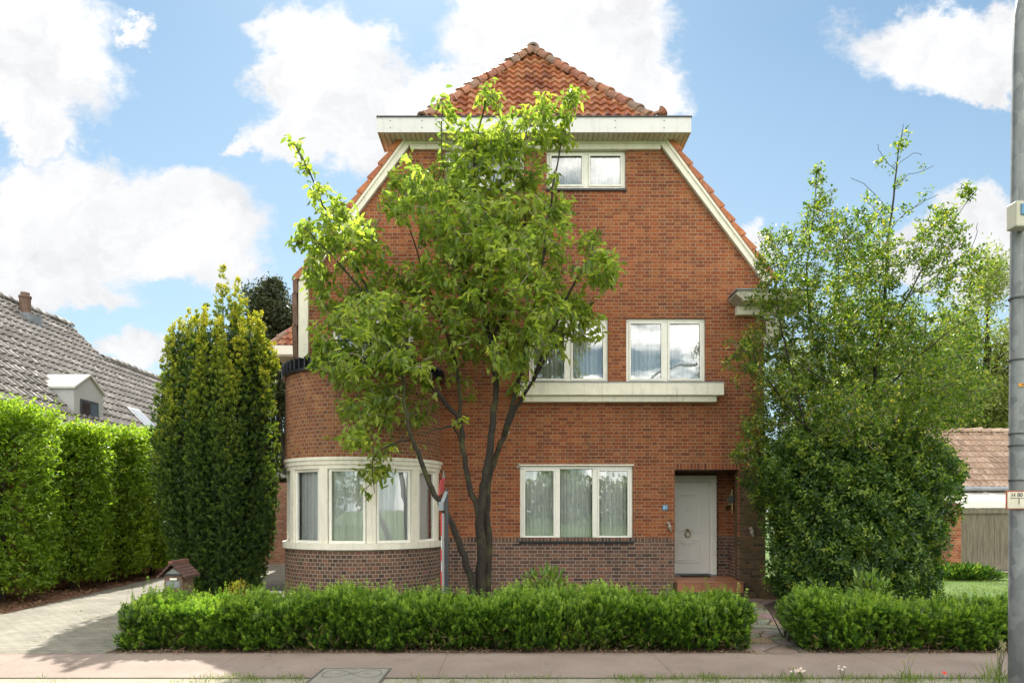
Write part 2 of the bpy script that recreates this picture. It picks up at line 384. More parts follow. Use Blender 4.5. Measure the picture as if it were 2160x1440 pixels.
M['leaf_gold'] = leaf_mat('golden_shrub_leaf', [(0, (.15, .16, .02)), (.5, (.32, .30, .03)), (1, (.45, .38, .05))], .5, .35, 1.5)
M['leaf_laurel'] = leaf_mat('laurel_leaf', [(0, (.07, .14, .02)), (.5, (.14, .24, .03)), (1, (.24, .32, .05))], .3, .35, 1.6)
M['grass'] = leaf_mat('grass_blade', [(0, (.07, .12, .02)), (.5, (.14, .22, .03)), (.8, (.22, .28, .05)), (1, (.40, .36, .16))], .5, .35, 1.5)
def bark_mat(name, a, b2, moss=.4, scale=14):
    m, g, b = newmat(name); p = g.coord('Object')
    c = g.ramp(g.noise(p, scale, 6, .65, .6), [(.3, a), (.7, b2)])
    c = g.mix(g.mapr(g.noise(p, 2.6, 5, .65), .5, .66, 0, moss), c, (.10, .105, .025))
    c = g.mix(g.mapr(g.noise(p, 16, 4, .6), .66, .72, 0, .5), c, (.20, .20, .16))
    g.put(b.inputs['Base Color'], c); b.inputs['Roughness'].default_value = .9
    g.put(b.inputs['Normal'], g.bump(g.noise(p, scale*2, 5, .6, 1.5), .03, .8)); return m
M['bark'] = bark_mat('mossy_bark', (.010, .008, .006), (.042, .033, .024), .55, 22)
M['twig'] = bark_mat('pale_twig', (.17, .135, .10), (.34, .29, .22), .1)
M['twigd'] = bark_mat('dark_twig', (.022, .018, .012), (.06, .045, .03), .2)

# ---------------------------------------------------------------- setting: ground, pavement, driveway, path
def sheet(name, poly, z, mat, sub=0):
    mb = MB(); mb.quad(*[(x, y, z) for x, y in poly]); o = mb.build(name, mat); tag(o, kind='structure'); return o
def ground_mat():
    m, g, b = newmat('meadow_ground'); p = g.pos()
    c = g.ramp(g.noise(p, 1.3, 7, .65), [(.3, (.05, .09, .012)), (.5, (.085, .15, .018)), (.7, (.13, .20, .028))])
    c = g.mix(1, c, g.ramp(g.noise(p, 45, 4, .7), [(.3, .6), (.7, 1.35)]), 'MULTIPLY')
    g.put(b.inputs['Base Color'], c); b.inputs['Roughness'].default_value = .9
    g.put(b.inputs['Normal'], g.bump(g.noise(p, 60, 4, .7), .03)); return m
M['ground'] = ground_mat()
sheet('ground', [(-900, -900), (900, -900), (900, 900), (-900, 900)], 0, M['ground'])
def pave_mat():
    m, g, b = newmat('pink_pavement'); p = g.pos(); x, y, z = g.sep(p)
    c = g.ramp(g.noise(p, 1.1, 6, .6), [(.3, (.25, .187, .152)), (.7, (.335, .262, .215))])
    c = g.mix(1, c, g.ramp(g.noise(p, 110, 3, .8), [(.3, .62), (.7, 1.32)]), 'MULTIPLY')
    sp = g.mapr(g.voro(p, 38), .08, .17, 1, 0)
    rare = g.m('GREATER_THAN', g.noise(p, 40, 2, .5), .58)
    c = g.mix(g.m('MULTIPLY', g.m('MULTIPLY', sp, rare), .7), c, (.52, .48, .42))
    # dirt drifts towards the hedge and crosswise expansion joints
    edge = g.m('ADD', y, g.m('MULTIPLY', g.noise(p, 3.5, 5, .7), .35))
    c = g.mix(g.mapr(edge, -5.87, -5.62, 0, .75, True), c, (.10, .075, .05))
    f = g.m('FRACT', g.m('DIVIDE', g.m('ADD', x, .8), 2.55)); jn = g.mapr(g.m('MINIMUM', f, g.m('SUBTRACT', 1, f)), .0012, .004)
    c = g.mix(1, c, g.mapr(jn, 0, 1, .68, 1), 'MULTIPLY')
    c = g.mix(g.mapr(g.noise(p, 2.6, 6, .7), .55, .72, 0, .45), c, (.17, .14, .115))
    c = g.mix(g.mapr(y, -7.135, -7.05, .5, 0), c, (.13, .115, .085))
    crk = g.mapr(g.voro(g.comb(g.m('ADD', x, g.m('MULTIPLY', g.noise(p, 3, 4, .6), .8)), y, 0), .75, 'DISTANCE_TO_EDGE'), .0, .006)
    c = g.mix(1, c, g.mapr(crk, 0, 1, .72, 1), 'MULTIPLY')
    g.put(b.inputs['Base Color'], c); b.inputs['Roughness'].default_value = .85
    g.put(b.inputs['Normal'], g.bump(g.noise(p, 120, 4, .7), .006)); return m
def sand_mat():
    m, g, b = newmat('sandy_verge'); p = g.pos()
    c = g.ramp(g.noise(p, 2.2, 7, .7), [(.3, (.30, .26, .19)), (.6, (.42, .38, .29)), (.75, (.12, .16, .04))])
    c = g.mix(1, c, g.ramp(g.noise(p, 90, 4, .8), [(.3, .6), (.7, 1.25)]), 'MULTIPLY')
    g.put(b.inputs['Base Color'], c); b.inputs['Roughness'].default_value = .95
    g.put(b.inputs['Normal'], g.bump(g.noise(p, 80, 4, .7), .015)); return m
def cobble_mat():
    m, g, b = newmat('grey_driveway_cobbles'); p = g.pos(); uvn = g.comb(g.sep(p)[1], g.sep(p)[0], 0)
    br = g.n.new('ShaderNodeTexBrick'); g.put(br.inputs['Vector'], g.comb(g.sep(p)[0], g.sep(p)[1], 0))
    br.inputs['Scale'].default_value = 1; br.inputs['Brick Width'].default_value = .21; br.inputs['Row Height'].default_value = .105
    br.inputs['Mortar Size'].default_value = .006; br.inputs['Mortar Smooth'].default_value = .5
    g.put(br.inputs['Color1'], (.235, .215, .17)); g.put(br.inputs['Color2'], (.29, .27, .215)); g.put(br.inputs['Mortar'], (.11, .10, .07))
    c = g.mix(1, br.outputs[0], g.ramp(g.noise(p, 1.4, 6, .65), [(.3, .74), (.7, 1.15)]), 'MULTIPLY')
    c = g.mix(1, c, g.ramp(g.noise(p, 70, 4, .75), [(.3, .7), (.7, 1.2)]), 'MULTIPLY')
    c = g.mix(g.mapr(g.noise(p, 4.5, 6, .7), .62, .72, 0, .55), c, (.17, .17, .07))
    g.put(b.inputs['Base Color'], c); b.inputs['Roughness'].default_value = .85
    g.put(b.inputs['Normal'], g.bump(g.m('ADD', g.m('SUBTRACT', 1, br.outputs[1]), g.m('MULTIPLY', g.noise(p, 60, 4, .7), .4)), .012, .8)); return m
def flag_mat():
    m, g, b = newmat('flagstone_path'); p = g.pos()
    q = g.comb(g.m('ADD', g.sep(p)[0], g.m('MULTIPLY', g.noise(p, 4, 3), .12)), g.sep(p)[1], 0)
    e = g.mapr(g.voro(q, 2.1, 'DISTANCE_TO_EDGE'), .008, .03)
    cell = g.voro(q, 2.1, 'F1', 'Color')
    c = g.mix(.35, g.ramp(g.noise(p, 5, 6, .65), [(.3, (.22, .19, .14)), (.7, (.34, .30, .23))]), g.mix(1, cell, (.3, .28, .24), 'MULTIPLY'))
    c = g.mix(e, (.06, .055, .025), c)
    g.put(b.inputs['Base Color'], c); b.inputs['Roughness'].default_value = .85
    g.put(b.inputs['Normal'], g.bump(g.m('ADD', e, g.m('MULTIPLY', g.noise(p, 40, 4), .3)), .015, .8)); return m
def soil_mat():
    m, g, b = newmat('garden_soil'); p = g.pos()
    c = g.ramp(g.noise(p, 9, 7, .7), [(.3, (.05, .035, .022)), (.6, (.10, .07, .045)), (.8, (.20, .13, .08))])
    g.put(b.inputs['Base Color'], c); b.inputs['Roughness'].default_value = .95
    g.put(b.inputs['Normal'], g.bump(g.noise(p, 50, 5, .7), .03)); return m
def mulch_mat():
    m, g, b = newmat('bark_mulch'); p = g.pos()
    c = g.ramp(g.sep(g.voro(p, 17, 'F1', 'Color'))[0], [(0, (.08, .035, .018)), (.5, (.20, .095, .05)), (1, (.36, .20, .12))])
    g.put(b.inputs['Base Color'], c); b.inputs['Roughness'].default_value = .9
    g.put(b.inputs['Normal'], g.bump(g.voro(p, 17), .03, 1)); return m
M['soil'] = soil_mat(); M['mulch'] = mulch_mat()
sheet('garden_soil', [(-5.4, -5.9), (12, -5.9), (12, -.02), (-5.4, -.02)], .004, M['soil'])
sheet('lawn', [(6.2, -4.2), (40, -4.2), (40, 4.9), (8.2, 4.9)], .008, M['ground'])
sheet('driveway', [(-40, -5.9), (-5.1, -5.9), (-5.0, -2.2), (-4.4, 0), (-4.4, 14), (-9.35, 14), (-9.35, 3.5), (-8.72, -2.6), (-9.6, -3.4), (-40, -4.0)], .012, cobble_mat())
sheet('mulch_bed', [(-40, -3.96), (-9.62, -3.38), (-8.76, -2.6), (-9.38, 3.5), (-9.38, 9), (-40, 9)], .008, M['mulch'])
sheet('garden_path', [(3.0, -5.9), (3.72, -5.9), (4.7, -1.6), (5.4, -.7), (3.6, -.4), (3.0, -2.6)], .012, flag_mat())
sheet('pavement', [(-60, -7.14), (60, -7.14), (60, -5.86), (-60, -5.86)], .016, pave_mat())
sheet('verge', [(-60, -9.2), (60, -9.2), (60, -7.14), (-60, -7.14)], .008, sand_mat())
sheet('road', [(-300, -15.5), (300, -15.5), (300, -9.2), (-300, -9.2)], .006, plain('asphalt', (.055, .055, .058), .9, .2, 3, .004, fine=120))
sheet('concrete_strip', [(13.4, 5.1), (22, 5.1), (22, 6.2), (13.4, 6.2)], .012, plain('pale_concrete', (.42, .38, .33), .9, .12, 4))

# ---------------------------------------------------------------- roof tiles as real pantile relief
def pantile(name, org, sd, td, t1, srange, mat, parent, w=.2, c=.32, amp=.035, lift=.03, seg=8):
    org, sd, td = Vector(org), Vector(sd).normalized(), Vector(td).normalized(); nn = sd.cross(td).normalized()
    if nn.z < 0: nn = -nn
    mb = MB(); k = math.ceil(t1/c)
    for i in range(k):
        ta, tb = i*c, min((i+1)*c+.02, t1)
        rows = []
        smin = min(srange(ta)[0], srange(tb)[0]); smax = max(srange(ta)[1], srange(tb)[1])
        a, b = math.floor(smin/w*seg), math.ceil(smax/w*seg)
        jit = rnd.uniform(-.006, .006)
        for (t, h) in ((ta, -.012), (ta, lift), (tb, 0)):
            s0, s1 = srange(t); row = []
            for q in range(a, b+1):
                s = min(max(q*w/seg, s0), s1)
                ph = ((s+jit)/w) % 1
                hh = amp*(.5+.5*math.sin(2*math.pi*ph)) if ph < .75 else amp*(.5-.5*math.cos(2*math.pi*(ph-.75)))*0 + amp*(.5+.5*math.sin(2*math.pi*ph))
                row.append((org+sd*s+td*t+nn*(hh+h), (s/w, t/c)))
            rows.append(row)
        base = len(mb.v)
        n = b-a+1
        vs = [p for row in rows for p, _ in row]; uvs = [q for row in rows for _, q in row]; fs = []; fu = []
        for r in range(2):
            for j in range(n-1):
                ids = (r*n+j, r*n+j+1, (r+1)*n+j+1, (r+1)*n+j)
                if (vs[ids[0]]-vs[ids[1]]).length < 1e-4 and (vs[ids[2]]-vs[ids[3]]).length < 1e-4: continue
                fs.append(ids); um = (uvs[ids[0]][0]+uvs[ids[1]][0])/2; vm = i+.5
                fu.append([(um, vm)]*4)
        mb.add(vs, fs, fu)
    return mb.build(name, mat, parent)
def ridge_tiles(name, a, b, r, mat, parent, L=.34, up=(0, 0, 1), jit=.02):
    a, b = Vector(a), Vector(b); d = b-a; n = max(1, round(d.length/L)); d.normalize(); st = (Vector(b)-Vector(a)).length/n
    sd = d.cross(Vector(up)).normalized(); nn = sd.cross(d).normalized(); mb = MB()
    for i in range(n):
        p0 = a+d*(i*st-.03); p1 = a+d*((i+1)*st+.02)
        o = nn*rnd.uniform(-jit, jit)+sd*rnd.uniform(-jit, jit); r0, r1 = r*1.14, r*.92; vs = []; N = 9
        for (p, rr) in ((p0, r0), (p0+d*.07, r0), (p0+d*.075, r*1.02), (p1, r1)):
            for j in range(N):
                th = math.pi*(-.05+1.1*j/(N-1)); vs.append(p+o+sd*math.cos(th)*rr+nn*math.sin(th)*rr)
        for j in range(N):
            th = math.pi*(-.05+1.1*j/(N-1)); vs.append(p0+o+sd*math.cos(th)*r*.75+nn*math.sin(th)*r*.75)
        fs = [(q*N+j, q*N+j+1, (q+1)*N+j+1, (q+1)*N+j) for q in range(3) for j in range(N-1)]
        fs += [(j+1, j, 4*N+j, 4*N+j+1) for j in range(N-1)]
        mb.add(vs, fs, [[(i+.5, .5)]*4]*len(fs))
    return mb.build(name, mat, parent, smooth=False)

# ================================================================ THE HOUSE
XL, XR, XC = -4.34, 5.32, .49
ZK, ZT = 6.55, 9.46                 # knee of the gable, top of the brick
SL = (ZT-ZK)/(-2.12-XL)             # gable slope
RZ = 12.88                          # ridge
house = empty('brick_house', (XC, 0, 0), 'red brick house with half-hipped tiled roof, rounded bay and white front door', 'house')
def zpx(py): return (1255-py)/100
def xpx(px): return (px-1080)/100
WIN = {'ground': (xpx(1097), xpx(1335), zpx(1140), zpx(982), 3), 'mid': (xpx(1116), xpx(1283), zpx(808), zpx(671), 2),
       'right': (xpx(1321), xpx(1488), zpx(808), zpx(671), 2), 'left': (xpx(700), xpx(872), zpx(808), zpx(671), 2),
       'top1': (xpx(938), xpx(1105), zpx(398), zpx(316), 2), 'top2': (xpx(1153), xpx(1320), zpx(398), zpx(316), 2)}
DOOR = (3.43, 4.80, .30, 2.65)
def lx(z): return XL if z <= ZK else XL+(z-ZK)/SL
def rx_(z): return XR if z <= ZK else XR-(z-ZK)/SL
def wall(z0, z1, holes, depth=.14):
    mb = MB(); zs = sorted({z0, z1, *[z for h in holes for z in h[2:4] if z0 < z < z1], *([ZK] if z0 < ZK < z1 else [])})
    for a, b in zip(zs, zs[1:]):
        hs = sorted(h for h in holes if h[2] <= a+1e-6 and h[3] >= b-1e-6)
        xa, xb = lx(a), lx(b)
        for h in hs:
            mb.quad((xa, 0, a), (h[0], 0, a), (h[0], 0, b), (xb, 0, b)); xa = xb = h[1]
        mb.quad((xa, 0, a), (rx_(a), 0, a), (rx_(b), 0, b), (xb, 0, b))
    for h in holes:
        x0, x1, a, b = h[:4]; a = max(a, z0); b = min(b, z1)
        if a >= b: continue
        for x in (x0, x1): mb.quad((x, 0, a), (x, depth, a), (x, depth, b), (x, 0, b))
        if h[3] <= z1: mb.quad((x0, 0, b), (x1, 0, b), (x1, depth, b), (x0, depth, b))
        if h[2] >= z0: mb.quad((x0, 0, a), (x1, 0, a), (x1, depth, a), (x0, depth, a))
    return mb
ZP = 1.22
holes = [w_[:4] for w_ in WIN.values()]+[DOOR]
wall_o = wall(ZP, ZT, holes).build('wall', M['brick'], house)
wall(0, ZP-.1, [h for h in holes if h[2] < ZP]).build('plinth', M['plinth'], house)
# soldier course between plinth and wall
gx0, gx1 = WIN['ground'][0], WIN['ground'][1]
for a, b in ((-1.5, gx0), (gx1, 3.43), (4.80, XR)):
    mb = MB(); mb.quad((a, -.003, ZP-.1), (b, -.003, ZP-.1), (b, -.003, ZP+.0), (a, -.003, ZP+.0), uv=[(a, .1), (b, .1), (b, .2), (a, .2)])
    mb.quad((a, -.003, ZP), (b, -.003, ZP), (b, .0, ZP), (a, 0, ZP)); mb.build('soldier_course', M['soldier_p'], house)
mb = MB(); mb.quad((gx0, .01, ZP-.12), (gx1, .01, ZP-.12), (gx1, .01, ZP), (gx0, .01, ZP)); mb.build('soldier_course', M['soldier_p'], house)
mb = MB(); mb.quad((3.43, -.004, 2.65), (4.80, -.004, 2.65), (4.80, -.004, 2.78), (3.43, -.004, 2.78), uv=[(3.43, .04), (4.80, .04), (4.80, .17), (3.43, .17)])
mb.build('lintel', M['soldier'], house)
# side and rear walls, ceiling (closed hull)
mb = MB()
mb.quad((XL, 0, 0), (XL, 10, 0), (XL, 10, ZK), (XL, 0, ZK)); mb.quad((XR, .5, 0), (XR, 10, 0), (XR, 10, ZK), (XR, .5, ZK))
mb.quad((XR, 0, 2.7), (XR, .5, 2.7), (XR, .5, ZK), (XR, 0, ZK))
mb.quad((XL, 10, 0), (XR, 10, 0), (XR, 10, ZK), (XC, 10, RZ), (XL, 10, ZK))
mb.build('side_wall', M['brick'], house)
mb = MB(); mb.box(XL+.05, XR-.05, .16, 9.9, 3.0, 3.2); mb.box(XL+.05, XR-.05, .16, 9.9, 6.2, 6.4); mb.quad((XL+.05, 4.5, 0), (3.2, 4.5, 0), (3.2, 4.5, 9), (XL+.05, 4.5, 9))
mb.build('inner_wall', M['inside'], house)

def curtain_mesh(x0, x1, z0, z1, y, parent, seed, pl=.07):
    r = random.Random(seed); mb = MB(); n = int((x1-x0)/.011); pts = []
    ph = 0
    for i in range(n+1):
        x = x0+(x1-x0)*i/n; ph += .011/(pl*(1+.6*math.sin(x*7+seed)*.4+.12*math.sin(x*19+seed*3)))*2*math.pi
        pts.append((x, y+.034*math.sin(ph)+.010*math.sin(ph*.37+seed)))
    for (a, b) in zip(pts, pts[1:]): mb.quad((a[0], a[1], z0), (b[0], b[1], z0), (b[0], b[1], z1), (a[0], a[1], z1))
    return mb.build('curtain', M['curtain'], parent, smooth=True)
def window(x0, x1, z0, z1, n, parent, sill='black', y=.055, seed=1, tilt=.002):
    mb = MB(); fw, mw = .065, .10
    mb.box(x0, x1, y, y+.08, z1-fw, z1); mb.box(x0, x1, y, y+.08, z0, z0+fw)
    mb.box(x0, x0+fw, y, y+.08, z0+fw, z1-fw); mb.box(x1-fw, x1, y, y+.08, z0+fw, z1-fw)
    pw = (x1-x0-2*fw-(n-1)*mw)/n; panes = []
    for i in range(n):
        a = x0+fw+i*(pw+mw); panes.append((a, a+pw))
        if i: mb.box(a-mw, a, y, y+.08, z0+fw, z1-fw)
    win = mb.build('window', M['white'], parent, bevel=.006)
    for i, (a, b) in enumerate(panes):
        s = .042; mb = MB(); yy = y+.012; f = z0+fw; t = z1-fw
        fixed = (n == 3 and i == 1)
        if not fixed:
            mb.box(a+.002, b-.002, yy-.03, yy+.05, t-s, t-.002); mb.box(a+.002, b-.002, yy-.03, yy+.05, f+.002, f+s)
            mb.box(a+.002, a+s, yy-.03, yy+.05, f+s, t-s); mb.box(b-s, b-.002, yy-.03, yy+.05, f+s, t-s)
            mb.build('sash', M['white'], win, bevel=.004)
        else: s = .004
        mb = MB(); e = .006      # black rubber bead round the glass
        mb.box(a+s, b-s, yy-.006, yy+.02, t-s-e, t-s); mb.box(a+s, b-s, yy-.006, yy+.02, f+s, f+s+e)
        mb.box(a+s, a+s+e, yy-.006, yy+.02, f+s+e, t-s-e); mb.box(b-s-e, b-s, yy-.006, yy+.02, f+s+e, t-s-e)
        mb.build('seal', M['dark'], win)
        mb = MB(); mb.quad((a+s, yy+.005+tilt, f+s), (b-s, yy+.005-tilt, f+s), (b-s, yy+.005-tilt, t-s), (a+s, yy+.005+tilt, t-s)); mb.build('pane', M['glass'], win)
        curtain_mesh(a, b, z0+.02, z1-.02, y+.2, win, seed*10+i)
    if sill == 'black':
        mb = MB(); k = max(3, round((x1-x0)/.24)); stp = (x1-x0+.04)/k
        for i in range(k): mb.box(x0-.02+i*stp+.003, x0-.02+(i+1)*stp-.003, -.035, y, z0-.055, z0-.002)
        mb.build('sill', M['black_tile'], win, bevel=.006)
    return win
for i, (k, (x0, x1, z0, z1, n)) in enumerate(WIN.items()):
    window(x0, x1, z0, z1, n, house, 'black' if k in ('ground', 'top1', 'top2') else None, seed=i+1, tilt=.008 if k == 'right' else .002)
mb = MB(); mb.box(gx0-.02, gx1+.02, -.02, .05, WIN['ground'][3]-.0, WIN['ground'][3]+.03); mb.build('window_head_trim', M['cream'], house, bevel=.004)
# balcony-like ledge under the first-floor windows
mb = MB(); a, b = xpx(1087), xpx(1518)
mb.box(a+.03, b-.04, -.28, .0, zpx(812)-.27+.01, zpx(812)-.02); mb.box(a, b, -.30, -.28, zpx(838)+.005, zpx(812)+.0)
mb.box(a+.12, b-.12, -.2, -.0, zpx(848)-.02, zpx(838)-.005+.02)
led = mb.build('ledge', M['cream'], house, bevel=.006)
mb = MB(); mb.box(a-.01, b+.01, -.31, .05, zpx(812)+.001, zpx(812)+.022); mb.build('ledge_cap', M['zinc'], led)
# ---- bay
BX, BR = -3.1, 1.6
bay_root = None
def arc(r, t0, t1, n=64): return [(BX+r*math.sin(rad(t0+(t1-t0)*i/n)), -r*math.cos(rad(t0+(t1-t0)*i/n)), rad(t0+(t1-t0)*i/n)) for i in range(n+1)]
A0, A1 = -129, 90
def ring(mb, r0, r1, z0, z1, n=72, t0=A0, t1=A1):      # solid ring r0<r1
    o = arc(r1, t0, t1, n); q = arc(r0, t0, t1, n)
    for i in range(n):
        (ax, ay, at), (bx, by, bt) = o[i], o[i+1]; (cx, cy, _), (dx, dy, _) = q[i], q[i+1]
        mb.quad((ax, ay, z0), (bx, by, z0), (bx, by, z1), (ax, ay, z1), uv=[(at*r1, z0), (bt*r1, z0), (bt*r1, z1), (at*r1, z1)])
        mb.quad((ax, ay, z1), (bx, by, z1), (dx, dy, z1), (cx, cy, z1)); mb.quad((ax, ay, z0), (cx, cy, z0), (dx, dy, z0), (bx, by, z0))
        mb.quad((cx, cy, z0), (cx, cy, z1), (dx, dy, z1), (dx, dy, z0))
    return mb
bay = ring(MB(), BR-.2, BR, 2.80, 4.45).build('bay', M['brick_bay'], house)
ring(MB(), BR-.2, BR, 0, 1.05).build('bay_plinth', M['plinth_bay'], bay)
mb = ring(MB(), BR-.2, BR+.055, 1.05, 1.165); mb.build('bay_sill', M['cream'], bay, bevel=.01)
mb = ring(MB(), BR-.16, BR+.03, 2.74, 2.80); ring(mb, BR-.16, BR+.005, 2.66, 2.74); ring(mb, BR-.15, BR-.02, 2.58, 2.66); mb.build('bay_header', M['cream'], bay)
mb = MB(); pts = arc(BR-.03, A0, A1, 60); mb.add([(x, y, 4.44) for x, y, _ in pts], [tuple(range(len(pts)))]); mb.build('bay_roof', M['zinc'], bay)
mb = ring(MB(), BR-.2, BR+.07, 4.45, 4.50)
ring(mb, BR-.16, BR-.02, 4.50, 4.66)
k = 40
for i in range(k+1):
    t = rad(A0+(A1-A0)*i/k); s, c_ = math.sin(t), math.cos(t)
    mb.obox((BX+s*(BR-.04), -c_*(BR-.04), 4.60), (s*.11, -c_*.11, 0), (c_*.016, s*.016, 0), (0, 0, .115))
mb.build('coping', M['black_tile'], bay, bevel=.006)
bw = MB(); MUL = [-117, -83.5, -50.2, -17, 16.3, 49.8, 80]
for i, t in enumerate(MUL):
    t = rad(t); s, c_ = math.sin(t), math.cos(t); wd = .088 if i not in (0, 6) else .085
    bw.obox((BX+s*(BR-.07), -c_*(BR-.07), 1.885), (c_*wd, s*wd, 0), (s*.055, -c_*.055, 0), (0, 0, .72))
bayw = bw.build('bay_window', M['cream'], bay, bevel=.008)
for i, (t0, t1) in enumerate(zip(MUL, MUL[1:])):
    r = BR-.075; o0 = .093/r; a, b = rad(t0)+o0, rad(t1)-o0
    p, q = Vector((BX+r*math.sin(a), -r*math.cos(a), 0)), Vector((BX+r*math.sin(b), -r*math.cos(b), 0))
    d = (q-p).normalized(); nn = Vector((-d.y, d.x, 0)); L = (q-p).length; zb, zt, s = 1.166, 2.58, .05
    mb = MB()
    def bb(c0, c1, za, zb2, mb=mb): mb.obox(p+d*(c0+c1)/2+Vector((0, 0, (za+zb2)/2)), d*(c1-c0)/2, nn*.03, (0, 0, (zb2-za)/2))
    bb(0, L, zb, zb+s); bb(0, L, zt-s, zt); bb(0, s, zb+s, zt-s); bb(L-s, L, zb+s, zt-s)
    mb.build('sash', M['white'], bayw, bevel=.005)
    mb = MB(); mb.quad(p+d*s+Vector((0, 0, zb+s)), q-d*s+Vector((0, 0, zb+s)), q-d*s+Vector((0, 0, zt-s)), p+d*s+Vector((0, 0, zt-s))); mb.build('pane', M['glass'], bayw)
    mb = MB(); n = int(L/.011); ph = i*2.; pts = []
    for j in range(n+1):
        x = L*j/n; ph += .011/(.09*(1+.6*math.sin(x*8+i*5)))*2*math.pi
        pts.append(p+d*x+nn*(.12+.02*math.sin(ph)+.01*math.sin(ph*.4)))
    for e, f in zip(pts, pts[1:]): mb.quad(e+Vector((0, 0, zb)), f+Vector((0, 0, zb)), f+Vector((0, 0, zt+.05)), e+Vector((0, 0, zt+.05)))
    mb.build('curtain', M['curtain'], bayw, smooth=True)
# ---- cornice below the half-hip
CX0, CX1, CY0, CY1, CZ0, CZ1 = -2.735, 3.645, -.42, .36, 9.53, 9.82
mb = MB(); mb.box(CX0, CX1, CY0-.02, CY0, CZ0-.015, CZ1); mb.box(CX0-.02, CX0, CY0-.02, CY1, CZ0-.015, CZ1); mb.box(CX1, CX1+.02, CY0-.02, CY1, CZ0-.015, CZ1); mb.box(CX0, CX1, CY0, CY1, CZ0+.02, CZ1-.03)
cor = mb.build('cornice', M['fascia'], house)
mb = MB(); mb.box(CX0+.002, CX1-.002, CY0+.002, CY1-.002, CZ0, CZ0+.015); mb.build('soffit', M['soffit'], cor)
mb = MB(); mb.box(CX0-.035, CX1+.035, CY0-.04, CY1, CZ1, CZ1+.025); mb.build('cornice_cap', M['dark'], cor)
for x in (-2.5, -1.85, .35, 2.1, 3.1):
    for z in (9.60, 9.74): MB().box(x, x+.018, CY0-.026, CY0-.02, z, z+.018).build('fixing', M['dark'], cor)
mb = MB(); mb.tube([(-2.46, -.02, 9.54), (-2.46, -.02, 9.26)], .045, 10); mb.build('drain_stub', M['zinc'], cor)
mb = MB(); mb.box(-2.12-.02, 3.1+.02, -.07, .02, 9.37, 9.529); mb.box(-2.2, 3.18, -.1, -.07, 9.48, 9.529); mb.build('frieze_board', M['cream'], house, bevel=.006)
# verge boards and verge tiles along the gable
def verge(sgn):
    X = lambda x: x if sgn < 0 else 2*XC-x
    up = Vector((-2.12, 0, 9.50)); kn = Vector((XL, 0, ZK)); d = (up-kn).normalized()
    out = Vector((-d.z, 0, d.x))
    mb = MB(); o = out*.03
    P = lambda p: (X(p[0]), p[1], p[2])
    def slab(a, b, off, wd, y0, y1, mb):
        a, b = Vector(a), Vector(b); dd = (b-a).normalized(); ou = Vector((-dd.z, 0, dd.x))
        c = [a+ou*off, b+ou*off, b+ou*(off+wd), a+ou*(off+wd)]
        vs = [(X(p.x), y, p.z) for y in (y0, y1) for p in c]
        mb.add(vs, [(0, 1, 2, 3), (7, 6, 5, 4), (0, 4, 5, 1), (1, 5, 6, 2), (2, 6, 7, 3), (3, 7, 4, 0)])
    slab(kn, up, -.01, .16, -.09, .0, mb); slab(kn, up, .10, .05, -.115, -.09, mb)
    if sgn < 0: slab((XL, 0, 4.68), kn+Vector((0, 0, .05)), -.06, .2, -.085, .0, mb)
    mb.build('verge_board', M['cream'], house)
    mb = MB(); Lg = (up-kn).length; n = 10
    for i in range(n):
        a = kn+d*(Lg*i/n-.04); b = kn+d*(Lg*(i+1)/n)
        a2 = a+out*.20; b2 = b+out*.17
        base = len(mb.v)
        c = [a+out*.15, b+out*.15, b2+out*.06, a2+out*.09]
        vs = [(X(p.x), y, p.z) for y in (-.13, .3) for p in c]
        mb.add(vs, [(0, 1, 2, 3), (7, 6, 5, 4), (0, 4, 5, 1), (1, 5, 6, 2), (2, 6, 7, 3), (3, 7, 4, 0)], [[(i+.5+40*(sgn > 0), .5)]*4]*6)
    mb.build('verge_tile', M['verge'], house, bevel=.012)
    if sgn < 0:
        mb = MB()
        for i in range(6):
            z = ZK+.12-i*.34
            mb.obox((XL-.20-.012*(i % 2), .05, z-.17), (.05, 0, .012), (0, .17, 0), (-.008, 0, .185))
        mb.build('hung_tile', M['verge_d'], house, bevel=.01)
verge(-1); verge(1)
mb = MB(); mb.obox((XR-1.02, -.14, 8.42), (.045, 0, -.06), (0, .03, 0), (.13, 0, .17)); 
# roof planes
roof_front_y, roof_front_z = -.34, 9.86
AP = Vector((XC, 2.2, RZ)); fs_ = Vector((0, AP.y-roof_front_y, AP.z-roof_front_z)); FL = fs_.length
HW = (RZ-roof_front_z)/SL
roof = pantile('roof', (XC, roof_front_y, roof_front_z), (1, 0, 0), fs_, FL, lambda t: (-HW*(1-t/FL)-.02, HW*(1-t/FL)+.02), M['tile'], house, w=.205, c=.315, amp=.05, lift=.045)
for sgn in (-1, 1):
    eave = Vector((XC+sgn*(XC-XL+.12), 0, ZK-.02)); td = Vector((-sgn*(XC-XL+.12), 0, RZ-ZK+.02)); TL = td.length
    tn = TL*(roof_front_z-ZK)/(RZ-ZK)
    f = lambda t, tn=tn, TL=TL: ((0.05 if t <= tn else .05+(2.2)*(t-tn)/(TL-tn)), 10.1)
    pantile('roof_slope', eave, (0, 1, 0), td, TL, f, M['tile'], roof, w=.205, c=.33, amp=.04, seg=6)
    ridge_tiles('hip_tiles', (XC+sgn*(HW+.02), roof_front_y+.05, roof_front_z+.03), AP+Vector((0, 0, .07)), .13, M['ridge'], roof, up=(0, 0, 1))
ridge_tiles('ridge_tiles', AP+Vector((0, -.1, .06)), (XC, 10.1, RZ+.06), .14, M['ridge'], roof)
mb = MB()                                                        # broken tile pieces at the right end of the hip
for k in range(3):
    mb.obox((2.72+.12*k, -.3, 9.93+.05*(k == 2)), (.09, 0, .03*(-1)**k), (0, .08, .02), (-.01, 0, .018))
